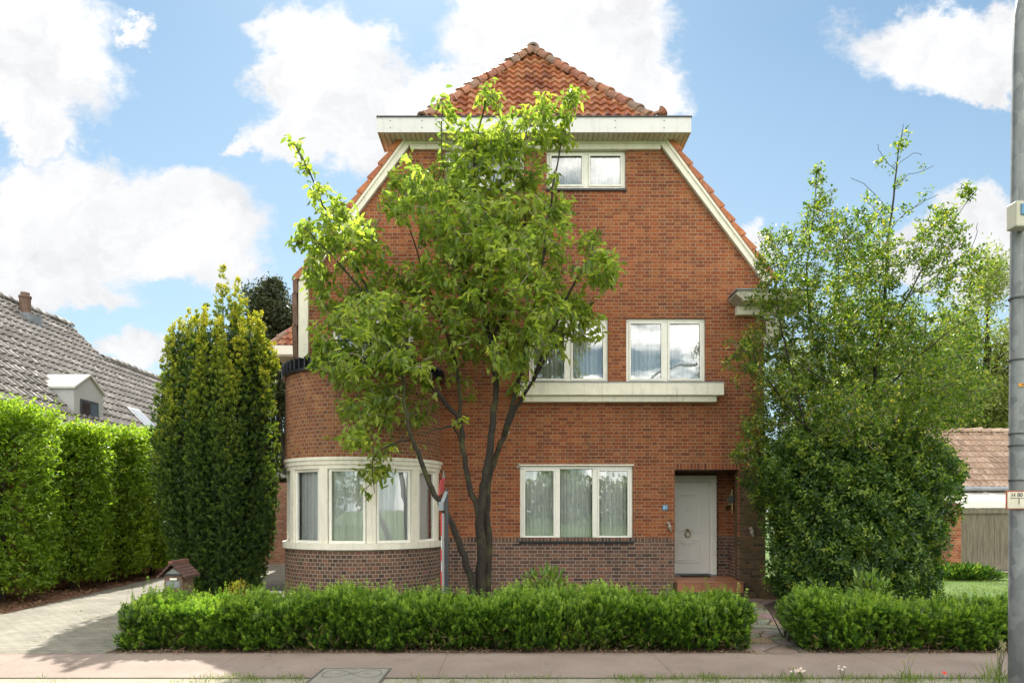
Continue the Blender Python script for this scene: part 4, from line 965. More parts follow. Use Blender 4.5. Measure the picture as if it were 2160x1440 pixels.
# dense skirt: shoots ending in a whorl of leaves, all over a rounded hull
def hull_points(c, hx, hy, z0, z1, n, power=2.6, amp=.12, prof=None, seed=0):
    th = R.random(n)*2*math.pi; z = R.random(n)
    rr = 1/((np.abs(np.cos(th))**power+np.abs(np.sin(th))**power)**(1/power))
    k = prof(z) if prof else np.ones(n)
    bump = 1+amp*np.sin(th*5+z*9+seed)*np.sin(z*17+th*3+seed*2)+amp*.6*np.sin(th*13+z*31+seed)
    rr = rr*k*bump
    p = np.stack([c[0]+hx*rr*np.cos(th), c[1]+hy*rr*np.sin(th), z0+(z1-z0)*z], 1)
    nrm = unit(np.stack([np.cos(th)/hx, np.sin(th)/hy, (z-.45)*.5], 1)); return p, nrm, z
hc = T(1800, 1282, DH)
pr = lambda z: np.interp(z, [0, .06, .2, .5, .75, .9, 1], [.74, .86, .95, 1.0, 1.12, .98, .55])
p, nrm, z = hull_points(hc, 1.52, 1.1, 0.02, 3.35, 12500, 2.1, prof=pr, amp=.13)
p -= nrm*(R.random((len(p), 1))**1.5*.6)
p[:, 1] = np.where(p[:, 0] < 5.6, np.minimum(p[:, 1], -.75), p[:, 1])
k = 9; ix = np.repeat(np.arange(len(p)), k); m = len(ix)
dsh = unit(nrm*.9+np.array((0, 0, .35))+R.normal(size=p.shape)*.35)
P2 = p[ix]+R.normal(size=(m, 3))*.035; D2 = unit(dsh[ix]*.55+rdir(m)*.9); N2 = unit(dsh[ix]+rdir(m)*.4)
L2 = R.uniform(.048, .085, m); t2 = np.clip(np.repeat(R.normal(.40, .22, len(p))+.06*(p[:, 2]-1.2), k)+R.normal(0, .1, m), 0, .82)
q_ = np.stack([R.uniform(-1, 1, 9000), R.uniform(-1, 1, 9000), R.random(9000)], 1); P3 = np.stack([hc.x+q_[:, 0]*1.2, hc.y+q_[:, 1]*.75, .05+3.2*q_[:, 2]], 1); P3 = P3[(q_[:, 0]**2+q_[:, 1]**2) < 1]; P3 = P3[~((P3[:, 0] < 5.6) & (P3[:, 1] > -.8))]
n3 = len(P3); P2 = np.vstack([P2, P3]); D2 = np.vstack([D2, rdir(n3)]); N2 = np.vstack([N2, rdir(n3)]); L2 = np.r_[L2, R.uniform(.08, .13, n3)]; t2 = np.r_[t2, np.clip(R.normal(.3, .1, n3), 0, 1)]
leafmesh('crown', np.vstack([P1, P2]), np.vstack([D1, D2]), np.vstack([N1, N2]), np.r_[L1, L2], np.r_[W1, L2*.52], M['leaf_holly'], holly, np.r_[t1, t2], six=True, droop=.1, fold=.12)

# ---- golden columnar yew
yc = T(466, 1256, 13.9); yew = empty('golden_yew', (yc.x, yc.y, 0), 'tall columnar golden yew with many upright spires left of the bay', 'yew')
def yew_r(z): return np.interp(z, [0, .6, 1.4, 2.6, 4.0, 5.2, 6.2, 7], [.58, .78, 1.0, 1.24, 1.20, 1.04, .84, .66])
P = []; D = []; N = []; L = []; TT = []; wmb = MB()
sp = []
for i in range(170):
    a = rnd.random()*2*math.pi; q = math.sqrt(rnd.random())
    if i < 120: q = .80+.20*rnd.random()
    zt = 7.0-1.6*q**1.7-rnd.random()**1.2*(.9 if q < .8 else 3.9)
    x_ = math.cos(a)*q
    if -.32 < x_ < -.08 and math.sin(a)*q < .5: zt = min(zt, 5.7)           # the gap between the two tops
    if x_ < -.3: zt -= .25
    sp.append((a, q, zt))
for a, q, zt in sp:
    zb = (.12 if q > .75 and rnd.random() < .6 else max(.12, zt-rnd.uniform(2.4, 4.4))) if q > .5 else zt-2.2
    ln = []; fr = rnd.uniform(.9, 1.1); gv = rnd.uniform(.65, 1.25)
    for j in range(12):
        z = zb+(zt-zb)*j/11; r = q*float(yew_r(z)); ln.append((yc.x+r*math.cos(a), yc.y+r*.85*math.sin(a), z))
    wmb.tube([(yc.x+.2*q*math.cos(a), yc.y+.2*q*math.sin(a), 0.0)]+[(yc.x+(p_[0]-yc.x)*.85, yc.y+(p_[1]-yc.y)*.85, p_[2]) for p_ in ln[::3]], [.014, .012, .010, .008, .006], 4, False)
    nc = int((zt-zb)*30); f = np.r_[R.random(nc), 1-R.random(4)*.06]; nc = len(f)
    z = zb+(zt-zb)*f; r = q*yew_r(z)*fr; ax = np.stack([yc.x+r*math.cos(a), yc.y+r*.85*math.sin(a), z], 1)
    wd = .15*np.clip((1-f)*2.4, .05, 1)**.8
    t = R.random(nc)*2*math.pi; o = np.stack([np.cos(t), np.sin(t), np.zeros(nc)], 1); q2 = R.random(nc)**.4
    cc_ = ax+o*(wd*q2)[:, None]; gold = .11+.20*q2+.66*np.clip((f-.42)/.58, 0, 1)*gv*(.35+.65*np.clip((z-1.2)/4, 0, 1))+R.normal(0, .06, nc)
    k_ = 15; ix = np.repeat(np.arange(nc), k_); n = len(ix); cd = unit(o*.75+np.array((0, 0, .85))); out_ = R.random(n)
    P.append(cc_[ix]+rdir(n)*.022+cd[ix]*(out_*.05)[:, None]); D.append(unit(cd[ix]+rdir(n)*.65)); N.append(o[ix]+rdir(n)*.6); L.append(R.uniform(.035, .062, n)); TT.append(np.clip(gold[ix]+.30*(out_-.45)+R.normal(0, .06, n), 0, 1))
P = np.vstack(P); D = np.vstack(D); N = np.vstack(N); L = np.concatenate(L); TT = np.concatenate(TT)
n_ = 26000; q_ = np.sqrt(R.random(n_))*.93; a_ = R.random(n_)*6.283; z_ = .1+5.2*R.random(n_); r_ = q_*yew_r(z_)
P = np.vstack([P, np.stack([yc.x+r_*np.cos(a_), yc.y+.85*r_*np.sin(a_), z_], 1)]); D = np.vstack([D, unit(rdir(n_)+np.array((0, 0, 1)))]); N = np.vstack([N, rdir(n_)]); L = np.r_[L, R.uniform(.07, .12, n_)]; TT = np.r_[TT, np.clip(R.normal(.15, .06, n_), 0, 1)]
keep = ~((P[:, 0] > -4.95) & (P[:, 1] > -.9) & (P[:, 2] < 4.7)); P, D, N, L, TT = P[keep], D[keep], N[keep], L[keep], TT[keep]
wmb.build('trunk', M['twigd'], yew)
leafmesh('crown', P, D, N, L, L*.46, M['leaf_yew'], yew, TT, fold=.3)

# ---- hornbeams clipped into a hedge on the left
for i, (cy, hx, hy, top, lab) in enumerate(((-1.1, .80, .86, 3.68, 'broad bright green clipped hornbeam at the left edge of the driveway'), (1.05, .72, .62, 3.55, 'clipped hornbeam just beyond the broadest one along the driveway'),
                                    (2.75, .68, .56, 3.62, 'third narrow clipped hornbeam from the street along the driveway'), (4.35, .66, .54, 3.82, 'darkest farthest clipped hornbeam by the golden yew'),
                                    (-3.2, .85, .9, 3.8, 'clipped hornbeam cut off by the left edge of the photo'))):
    cx = -9.95 if cy < -.9 else -10.0+.04*i
    c = (cx, cy); h = empty('hornbeam', (cx, cy, 0), lab, 'hornbeam', 'clipped hornbeams along the driveway')
    n = 4300 if i < 4 else 2500
    pr = lambda z: np.interp(z, [0, .04, .15, .5, .85, .95, 1], [.72, .9, .98, 1.02, .98, .8, .45])
    p, nrm, z = hull_points((cx, cy), hx, hy, .22, top, n, 2.5, .10, pr, seed=i*2)
    p -= nrm*(R.random((n, 1))**1.6*.35)
    nt = n//4; ptop = np.stack([cx+hx*.9*R.uniform(-1, 1, nt), cy+hy*.95*R.uniform(-1, 1, nt), top-.1+R.normal(0, .12, nt)], 1)
    p = np.vstack([p, ptop]); nrm = np.vstack([nrm, np.tile((0, 0, 1.), (nt, 1))])
    k = 5; ix = np.repeat(np.arange(len(p)), k); m = len(ix)
    d = unit(nrm*.7+np.array((0, 0, .25))+rdir(len(p))*.5)
    PP = p[ix]+d[ix]*(R.uniform(-.06, .14, (m, 1)))+R.normal(size=(m, 3))*.018
    leafmesh('crown', PP, unit(d[ix]*.7+rdir(m)*.8+np.array((0, 0, -.15))), unit(rdir(m)*.55+nrm[ix]*.4+np.array((0, 0, .7))), R.uniform(.055, .10, m), R.uniform(.03, .052, m), M['leaf_horn'], h, np.clip(np.repeat(R.normal(.42, .17, len(p))+.3*np.clip(p[:, 2]/top-.78, 0, 1)*4*.5, k)+R.normal(0, .12, m), 0, 1), six=True, droop=.12)
    mb = MB(); mb.tube([(cx, cy, 0), (cx+.03, cy, .6), (cx, cy+.05, 1.6), (cx, cy, 3.2)], [.07, .055, .045, .02], 8)
    for q in range(26):
        a = rnd.random()*6.28; z0 = rnd.uniform(.3, 3.2); mb.tube([(cx, cy, z0), (cx+math.cos(a)*hx*.5, cy+math.sin(a)*hy*.5, z0+.25), (cx+math.cos(a)*hx*.9, cy+math.sin(a)*hy*.9, z0+.55)], [.016, .011, .004], 4)
    mb.build('trunk', M['twigd'], h)

# ---- clipped yew hedges along the pavement
def yew_hedge(name, x0, x1, y0, y1, ht, lab, n, skew=0):
    h = empty(name, ((x0+x1)/2, (y0+y1)/2, 0), lab, 'hedge', 'low clipped yew hedges along the pavement')
    ar_f = (x1-x0)*ht; ar_t = (x1-x0)*(y1-y0); ar_e = (y1-y0)*ht; tot = ar_f*1.3+ar_t+2*ar_e+ar_f*.4
    k = R.choice(5, n, p=np.array([ar_f*1.3, ar_t, ar_e, ar_e, ar_f*.4])/tot)
    u = R.random(n); v = R.random(n); p = np.zeros((n, 3)); nn = np.zeros((n, 3))
    fx = x0+(x1-x0)*u
    def wav(a): return .045*np.sin(a*2.1)+.035*np.sin(a*5.3+1)+.02*np.sin(a*11+2)
    tops = ht+wav(fx)+.02-.07*np.clip(-4.1-fx, 0, 1)-.12*np.clip((fx-4.3)/1.6, 0, 1)
    for kk in range(5):
        s = k == kk
        if kk in (0, 4): p[s] = np.stack([fx[s], (y0 if kk == 0 else y1)+0*u[s], tops[s]*(.03+.97*v[s])], 1); nn[s] = (0, -1 if kk == 0 else 1, .15)
        elif kk == 1: p[s] = np.stack([fx[s], y0+(y1-y0)*v[s], tops[s]], 1); nn[s] = (0, -.1, 1)
        else: p[s] = np.stack([(x0 if kk == 2 else x1)+0*u[s], y0+(y1-y0)*u[s], (ht+.02)*(.03+.97*v[s])], 1); nn[s] = (-1 if kk == 2 else 1, 0, .15)
    zf = p[:, 2]/ht
    bul = .06*np.sin(p[:, 0]*3.3+p[:, 2]*4)+.05*np.sin(p[:, 0]*7.7-p[:, 2]*9+1.3)+.05*np.sin(p[:, 0]*1.7+.6)*np.sin(p[:, 0]*5.1+p[:, 2]*3)-.10*np.clip(zf-.72, 0, 1)*2.2-.10*np.clip(.22-zf, 0, 1)*3
    bul = np.where(k == 1, -.12*np.abs((p[:, 1]-(y0+y1)/2)/((y1-y0)/2))**3, bul)
    clump = np.sin(p[:, 0]*19+2*np.sin(p[:, 2]*15))*np.sin(p[:, 2]*23+p[:, 0]*5)*np.sin(p[:, 1]*17+1); p += nn*(bul+.085*clump)[:, None]; p -= nn*(R.random((n, 1))**1.8*.18)
    # shoots
    d = unit(nn*.75+np.array((0, 0, .55))+rdir(n)*.55); Ls = R.uniform(.06, .125, n)
    lng = (k == 1) & (R.random(n) < .18); Ls[lng] *= R.uniform(1.3, 2.7, lng.sum()); d[lng] = unit(d[lng]+np.array((0, 0, .5))+rdir(lng.sum())*.4)
    up = unit(np.cross(d, rdir(n))); m = 7
    P = []; D = []; N = []; L = []; TT = []
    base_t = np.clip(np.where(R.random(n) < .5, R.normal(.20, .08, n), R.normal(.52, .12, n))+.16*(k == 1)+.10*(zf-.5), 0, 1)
    for j in range(m*2+1):
        if j == m*2: f = .86; dd = d; l = .042+0*Ls
        else:
            f = .12+.8*(j//2)/(m-1); sgn = 1 if j % 2 else -1
            dd = unit(d*.75+up*sgn*.75+rdir(n)*.15); l = .042*(1-.35*f)+0*Ls
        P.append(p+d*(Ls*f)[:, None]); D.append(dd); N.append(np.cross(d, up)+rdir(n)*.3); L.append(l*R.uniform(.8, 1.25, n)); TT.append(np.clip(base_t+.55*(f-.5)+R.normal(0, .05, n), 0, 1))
    P = np.vstack(P); D = np.vstack(D); N = np.vstack(N); L = np.concatenate(L); TT = np.concatenate(TT)
    sk_ = lambda P: P[:, 0]+skew*np.clip(1-(P[:, 0]-x0)/1.2, 0, 1)*np.clip((P[:, 1]-y0)/(y1-y0), 0, 1.2)
    P[:, 0] = sk_(P)
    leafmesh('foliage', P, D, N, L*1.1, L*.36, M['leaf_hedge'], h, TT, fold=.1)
    mb = MB()                                                        # dense inner twigs
    for q in range(int((x1-x0)*130)):
        bx = rnd.uniform(x0+.08, x1-.08); by = rnd.uniform(y0+.12, y1-.1); a = rnd.uniform(-.5, .5); b = rnd.uniform(-.22, .22)
        zt = rnd.uniform(.25, ht-.08); mb.tube([(bx, by, 0), (bx+a*.2, by+b*.4, zt*.5), (bx+a*.45, min(max(by+b, y0+.05), y1-.05), zt)], [.011, .008, .004], 4, False)
    mb.build('twigs', M['twigd'], h)
    nd = int((x1-x0)*170); dq = np.stack([R.uniform(x0+.05, x1-.05, nd), y0+R.normal(.02, .07, nd), R.random(nd)**2*.30+.01], 1)
    leafmesh('dead_twigs', dq, unit(rdir(nd)+np.array((0, -.3, .3))), rdir(nd), R.uniform(.05, .13, nd), R.uniform(.005, .012, nd), M['dead'], h, R.random(nd), kind='stuff')
    # inner needles
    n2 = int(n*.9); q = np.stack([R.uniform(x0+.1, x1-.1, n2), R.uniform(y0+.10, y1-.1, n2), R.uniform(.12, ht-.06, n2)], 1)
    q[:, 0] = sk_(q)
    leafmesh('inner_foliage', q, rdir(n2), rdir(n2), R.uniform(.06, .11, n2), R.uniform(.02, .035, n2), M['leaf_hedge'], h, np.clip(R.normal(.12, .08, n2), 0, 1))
    return h
yew_hedge('yew_hedge', -5.0, 3.05, -5.72, -4.65, .545, 'long low clipped yew hedge between the driveway and the flagstone path', 24000)
yew_hedge('yew_hedge', 3.66, 7.2, -5.70, -4.6, .53, 'shorter low clipped yew hedge between the flagstone path and the lamp post', 10500, .34)

# ---- small shrubs
def shrub(name, c, rx, rz, n, L, W, mat, lab, cat, up=.6, group=None, z0=.0, ry=None, six=True, tmu=.5):
    c = Vector(c); s = empty(name, c, lab, cat, group); ry = ry or rx
    d = rdir(n); d[:, 2] = np.abs(d[:, 2]); r = R.random((n, 1))**.4
    P = np.array(c)+np.array((0, 0, z0))+d*r*np.array((rx, ry, rz))
    D = unit(d+np.array((0, 0, up))+rdir(n)*.5); N = unit(rdir(n)*.5+np.array((0, 0, 1))+d*.2)
    leafmesh('foliage', P, D, N, L*R.uniform(.7, 1.25, n), W*R.uniform(.7, 1.2, n), mat, s, np.clip(R.normal(tmu, .2, n), 0, 1), six=six, droop=.15)
    mb = MB()
    for k in range(14):
        a = rnd.random()*6.28; q = rnd.random(); mb.tube([c, c+Vector((math.cos(a)*rx*q*.5, math.sin(a)*ry*q*.5, (z0+rz)*.5)), c+Vector((math.cos(a)*rx*q*.9, math.sin(a)*ry*q*.9, (z0+rz)*.85))], [.012, .009, .004], 4, False)
    mb.build('stems', M['twigd'], s); return s
c = T(1150, 1240, 11.6); shrub('laurel_shrub', (c.x, c.y, 0), .52, .55, 420, .13, .05, M['leaf_laurel'], 'bright green broad-leaved shrub poking up behind the long hedge', 'shrub', z0=.25)
c = T(1835, 1240, 10.3); shrub('laurel_shrub', (c.x, c.y, 0), .28, .45, 130, .15, .055, M['leaf_laurel'], 'yellowish broad-leaved seedling behind the short hedge', 'shrub', z0=.42)
c = T(505, 1250, 10.5); shrub('golden_shrub', (c.x, c.y, 0), .30, .42, 900, .045, .016, M['leaf_gold'], 'small golden yellow shrub behind the left end of the hedge', 'shrub', 1.2, z0=.3, six=False)
c = T(2030, 1225, 17.6); shrub('border_plant', (c.x, c.y, 0), .95, .28, 1200, .22, .05, M['leaf_holly'], 'dark green border plants on the lawn edge before the gate', 'shrub', .8, ry=.3, tmu=.35)

# ---- background trees
def bgtree(name, c, h, rx, mat, lab, n, L, z0=.35, dens=16, group='trees behind the houses', weep=0., seed=0, ry=None):
    n = int(n*2.4); L *= 1.15; c = Vector(c); t = empty(name, c, lab, 'tree', group)
    nb_ = 26; ry = ry or rx*.7
    ctr = np.array(c)+np.array((0, 0, h*(z0+1)/2))
    cc = ctr+rdir(nb_)*(R.random((nb_, 1))**.45)*np.array((rx, ry, h*(1-z0)/2))*.82
    rr = R.uniform(.16, .34, nb_)*rx*1.1
    k = R.choice(nb_, n, p=rr**2/np.sum(rr**2)); q = cc[k]+rdir(n)*(R.random((n, 1))**.5)*rr[k][:, None]*np.array((1, 1, .8))
    trunk = smooth_line([c, c+Vector((.1, 0, h*.25)), c+Vector((-.1, .1, h*.55)), c+Vector((.1, 0, h*.9))], 3, .03)
    lims = [trunk]+[smooth_line([trunk[min(2+int(i*.35), 8)], (np.array(trunk[min(3+int(i*.35), 9)])+cc[i])/2+np.array((0, 0, .3)), cc[i]], 3, .04) for i in range(18)]
    mb = MB(); wood(mb, lims, [h*.018]+[h*.006]*18, [h*.003]+[h*.001]*18, 6); mb.build('trunk', M['bark'], t, True)
    ix = np.repeat(np.arange(n), dens); m = len(ix); sp = rr[k][ix][:, None]
    P = q[ix]+R.normal(size=(m, 3))*np.array((.10, .10, .10+.3*weep))*sp*2.0
    D = unit(rdir(m)+np.array((0, 0, -.2-weep)))
    leafmesh('crown', P, D, unit(rdir(m)+np.array((0, 0, .6))), L*R.uniform(.6, 1.3, m), L*.38*R.uniform(.7, 1.2, m), mat, t, np.clip(np.repeat(R.normal(.5, .18, n), dens)+R.normal(0, .1, m), 0, 1))
    return t
def BG(px, d): return ((px-1080)/1440*d, d-DF, 0)
bgtree('willow_tree', BG(2085, 30), 13.2, 3.2, M['leaf_far'], 'feathery grey-green tree behind the outbuilding by the lamp post', 420, .17, .2, 26, weep=.5)
bgtree('willow_tree', BG(1950, 34), 13.0, 4.0, M['leaf_far'], 'feathery tree seen through the right side of the holly', 420, .18, .15, 26, weep=.5)
bgtree('willow_tree', BG(1760, 36), 12.2, 3.8, M['leaf_far'], 'feathery tree seen through the left side of the holly', 380, .18, .15, 24, weep=.4)
bgtree('broadleaf_tree', BG(2240, 36), 14.5, 4.5, M['leaf_far'], 'tall tree half hidden behind the lamp post', 380, .18, .15, 24)
bgtree('broadleaf_tree', BG(1950, 46), 8.5, 6.0, M['leaf_far'], 'low green trees far behind the outbuilding roof', 420, .22, .05, 24)
bgtree('pine_tree', BG(592, 31), 13.3, 2.6, M['leaf_dark'], 'dark evergreen rising between the yew and the left gable', 800, .17, .25, 26)
bgtree('pine_tree', BG(-10, 40), 14.6, 2.2, M['leaf_dark'], 'dark treetop above the ridge of the grey neighbouring roof', 300, .16, .4, 22)
# wood across the meadow behind the viewer, seen in the window panes
def far_wood():
    n = 2600; P = []; 
    cxs = [(x, -62+R.normal()*4, R.uniform(4.5, 9), R.uniform(3.5, 6)) for x in np.arange(-60, 62, 6.5)]
    for (x, y, h, r) in cxs:
        k = 1600; d = rdir(k); P.append(np.array((x, y, h*.5))+d*(R.random((k, 1))**.4)*np.array((r, r*.6, h*.5)))
    P = np.vstack(P); m = len(P)
    o = leafmesh('far_wood', P, rdir(m), rdir(m), R.uniform(.4, .8, m), R.uniform(.3, .5, m), M['leaf_far'], None, np.clip(R.normal(.4, .2, m), 0, 1), kind='stuff'); tag(o, 'far line of trees across the meadow mirrored in the window panes', 'wood')
far_wood()

# ================================================================ street furniture
def galv_mat():
    m, g, b = newmat('galvanised_steel'); p = g.coord('Object')
    c = g.ramp(g.voro(g.comb(g.m('MULTIPLY', g.sep(p)[0], 1.6), g.m('MULTIPLY', g.sep(p)[1], 1.6), g.sep(p)[2]), 11, 'F1', 'Color'), [(.2, (.15, .16, .165)), (.8, (.25, .262, .26))])
    c = g.mix(g.mapr(g.noise(p, 9, 6, .7), .42, .62, 0, .55), c, (.17, .18, .18))
    g.put(b.inputs['Base Color'], c); b.inputs['Roughness'].default_value = .55; b.inputs['Metallic'].default_value = .25; return m
M['galv'] = galv_mat()
DPo = 5.5; q7 = DPo/7*.88; PX = (2147-1080)/1440*DPo; PY = DPo-DF
def pz(py): return CAMH+(1075-py)/1440*DPo
lp = empty('lamp_post', (PX, PY, 0), 'tall galvanised lamp post with a bent top at the right edge', 'lamp post')
mb = MB(); ln = [(PX, PY, 0), (PX, PY, 1.2), (PX-.002, PY, 2.4), (PX-.002, PY, 3.4), (PX+.003, PY, 4.7), (PX+.010, PY, 5.45)]+[(PX+.015+.9*(1-math.cos(t)), PY, 5.7+.9*math.sin(t)) for t in np.linspace(.08, 1.35, 10)]
ln.append((PX+q7*1.9, PY, 6.76)); mb.tube(ln, [q7*r_ for r_ in [.10, .093, .086, .08, .072, .068]+[.066-.001*i for i in range(10)]+[.045]], 20); mb.build('pole', M['galv'], lp, True)
mb = MB(); mb.ball((PX+q7*2.15, PY, 6.74), (.35, .13, .07)); mb.build('lamp_head', M['zinc'], lp, True)
M['strap'] = plain('dark_strap', (.05, .05, .05), .5)
for py in (630, 760, 915, 940, 1013): MB().lathe([(q7*.09, pz(py)-.006), (q7*.0955, pz(py)-.006), (q7*.0955, pz(py)+.006), (q7*.09, pz(py)+.006)], (PX-q7*.002, PY, 0), 20).build('strap', M['strap'], lp)
mb = MB(); mb.tube([(PX+q7*.05, PY-q7*.085, pz(500)), (PX+q7*.045, PY-q7*.088, pz(630)), (PX+q7*.055, PY-q7*.085, pz(760)), (PX+q7*.06, PY-q7*.085, pz(900)), (PX+q7*.09, PY-q7*.08, pz(960)), (PX+q7*.085, PY-q7*.07, pz(1010))], .007, 6); mb.build('cable', M['dark'], lp)
XB = PX-.135                                                        # the box is strapped to the street side of the pole
mb = MB(); mb.box(XB, XB+.14, PY-.165, PY-.055, pz(495), pz(442)); bx = mb.build('junction_box', plain('beige_plastic', (.45, .43, .34), .45, .06), lp, bevel=.010)
mb = MB(); mb.box(XB+.035, XB+.115, PY-.174, PY-.1645, pz(472), pz(449)); mb.build('socket_cover', M['blue'], bx, bevel=.004)
M['orange'] = plain('orange_sticker', (.75, .33, .02), .5, .05)
mb = MB()
for k in range(6):
    t0, t1 = rad(240+k*8), rad(248+k*8); r = .095*q7
    mb.quad(*[(PX-.003+r*math.cos(t), PY+r*math.sin(t), z) for t, z in ((t0, pz(818)), (t1, pz(818)), (t1, pz(811)), (t0, pz(811)))])
st = mb.build('sticker', M['orange'], lp)
text_mesh('sticker_number', '721', .024, (PX-.004, PY-.0685, pz(814.5)), M['dark'], st)
XS = PX-.155; YS = PY-.075
sg = empty('hydrant_sign', (XS+.1, YS, pz(1055)), 'small white hydrant sign with rusty red rim on the lamp post', 'sign')
mb = MB(); mb.box(XS, XS+.20, YS-.008, YS, pz(1074), pz(1035)); mb.build('rim', plain('rusty_red', (.30, .07, .035), .6, .3, 20), sg, bevel=.003)
mb = MB(); mb.box(XS+.010, XS+.190, YS-.011, YS-.0085, pz(1071.5), pz(1037.5)); mb.build('face', plain('weathered_white', (.62, .58, .46), .5, .15, 9), sg)
text_mesh('letter', 'H 80', .046, (XS+.085, YS-.0125, pz(1044)), M['dark'], sg)
mb = MB(); mb.box(XS+.03, XS+.17, YS-.0135, YS-.0112, pz(1051), pz(1050)); mb.box(XS+.098, XS+.103, YS-.0135, YS-.0112, pz(1063), pz(1051.2)); mb.build('symbol', M['dark'], sg)
# letterbox like a little brick house
mbx = T(378, 1250, 9.95); X0, Y0 = mbx.x, mbx.y
lb = empty('letterbox', (X0, Y0, 0), 'house-shaped letterbox with tiled gable roof behind the left end of the hedge', 'letterbox')
def sc_(px, d=9.95): return (px-1080)/1440*d
def zz_(py, d=9.95): return CAMH+.05+(1075-py)/1440*d
def brown(): return plain('brown_stone', (.16, .10, .07), .8, .3, 12, .01)
xa, xb = X0-.19, X0+.07
mb = MB(); mb.prism([(xa, 0), (xb, 0), (xb, zz_(1218)), ((xa+xb)/2, zz_(1202)), (xa, zz_(1218))], 'y', Y0-.05, Y0+.28); mb.build('body', brown(), lb)
cxm = (xa+xb)/2; n = 5; mb = MB()
for sg_ in (-1, 1):
    for k in range(n):
        f0, f1 = k/n, (k+1)/n+.04; a = Vector((cxm+sg_*.20*f0, 0, zz_(1193)-.20*f0+.005)); b = Vector((cxm+sg_*.20*f1, 0, zz_(1193)-.20*f1+.022))
        mb.add([(a.x, Y0-.12, a.z), (b.x, Y0-.12, b.z), (b.x, Y0+.34, b.z), (a.x, Y0+.34, a.z), (a.x, Y0-.12, a.z-.03), (b.x, Y0-.12, b.z-.035), (b.x, Y0+.34, b.z-.035), (a.x, Y0+.34, a.z-.03)], [(0, 1, 2, 3), (4, 7, 6, 5), (0, 4, 5, 1), (1, 5, 6, 2), (2, 6, 7, 3)])
rf = mb.build('roof', plain('mossy_brown_tile', (.10, .05, .04), .8, .45, 18, .01), lb)
mb = MB(); mb.bar((cxm, Y0-.14, zz_(1193)+.012), (cxm, Y0+.36, zz_(1193)+.012), .06, .04, (0, 0, 1)); mb.build('ridge_cap', plain('ridge_clay', (.16, .07, .05), .7), rf)
mb = MB(); mb.box(xa+.03, xb-.03, Y0-.062, Y0-.05, zz_(1245), zz_(1231)); mb.prism([(xa+.02, zz_(1216)), (xb-.02, zz_(1216)), (cxm, zz_(1204.5))], 'y', Y0-.062, Y0-.05); mb.build('front_panel', plain('grey_pewter', (.22, .24, .25), .45, .35, 40, metal=.4), lb)
mb = MB(); mb.box(cxm-.045, cxm+.055, Y0-.066, Y0-.05, zz_(1229), zz_(1225)); mb.build('name_plate', M['lettering'], lb)
mb = MB(); mb.box(xa+.02, xb-.02, Y0-.064, Y0-.05, zz_(1220.5), zz_(1217.5)); mb.build('slot', M['dark'], lb)
# estate board, seen edge-on
DS = 10.6
es = empty('estate_board', (T(937, 1250, DS).x, DS-DF, 0), 'red and white estate board on grey post seen edge-on before the bay', 'sign board')
def ex_(px, d=DS): return (px-1080)/1440*(d-(.75 if px in (930.5, 931.7) else 0))
def ez_(py, d=DS): return CAMH+(1075-py)/1440*d
mb = MB(); mb.box(ex_(938.5), ex_(945.5), DS-DF, DS-DF+.05, 0, ez_(1031)); mb.build('post', plain('anthracite_post', (.05, .055, .062), .45, .1), es, bevel=.004)
M['redp'] = plain('red_panel', (.45, .03, .035), .35, .08); M['whitep'] = plain('white_panel', (.6, .62, .62), .35, .05)
def edge_panel(mb, za, zb, sk=0): 
    mb.add([(ex_(930.5), DS-DF-.75, za-sk), (ex_(936), DS-DF-.02, za+sk), (ex_(936), DS-DF-.02, zb+sk), (ex_(930.5), DS-DF-.75, zb-sk), (ex_(931.7), DS-DF-.75, za-sk), (ex_(937.2), DS-DF-.02, za+sk), (ex_(937.2), DS-DF-.02, zb+sk), (ex_(931.7), DS-DF-.75, zb-sk)], [(0, 1, 2, 3), (4, 7, 6, 5), (0, 4, 5, 1), (3, 2, 6, 7), (0, 3, 7, 4), (1, 5, 6, 2)])
mb = MB(); edge_panel(mb, ez_(1248), ez_(1082)); pn = mb.build('panel', M['whitep'], es)
for a, b in ((1118, 1082), (1168, 1145), (1225, 1188)):
    mb = MB(); za, zb = ez_(a), ez_(b)
    mb.add([(ex_(930.5)-.006, DS-DF-.757, za-.05), (ex_(936)-.006, DS-DF-.022, za+.05), (ex_(936)-.006, DS-DF-.022, zb+(.05 if a != 1118 else 0)), (ex_(930.5)-.006, DS-DF-.757, zb-(.05 if a != 1118 else 0)), (ex_(931.7)+.003, DS-DF-.757, za-.05), (ex_(931.7)+.003, DS-DF-.757, zb-(.05 if a != 1118 else 0))], [(0, 1, 2, 3), (0, 3, 5, 4)])
    mb.build('red_band', M['redp'], pn)
mb = MB(); mb.add([(ex_(931.5), DS-DF-.4, ez_(1046)), (ex_(936.5), DS-DF-.02, ez_(1036)), (ex_(939.5), DS-DF-.02, ez_(1006)), (ex_(935.5), DS-DF-.4, ez_(1016))], [(0, 1, 2, 3)]); mb.build('top_panel', M['redp'], es).modifiers.new('thick', 'SOLIDIFY').thickness = .012
mb = MB(); mb.add([(ex_(935.5), DS-DF-.2, ez_(1010)), (ex_(939), DS-DF-.05, ez_(1008)), (ex_(937.2), DS-DF-.1, ez_(990))], [(0, 1, 2)]); mb.build('tip', M['zinc'], es); mb = MB(); mb.box(ex_(928), ex_(937), DS-DF-.2, DS-DF+.03, ez_(1076), ez_(1058)); mb.bar((ex_(934), DS-DF-.05, ez_(1058)), (ex_(942), DS-DF, ez_(1036)), .05, .05, (0, 1, 0)); mb.build('bracket', M['zinc'], es)
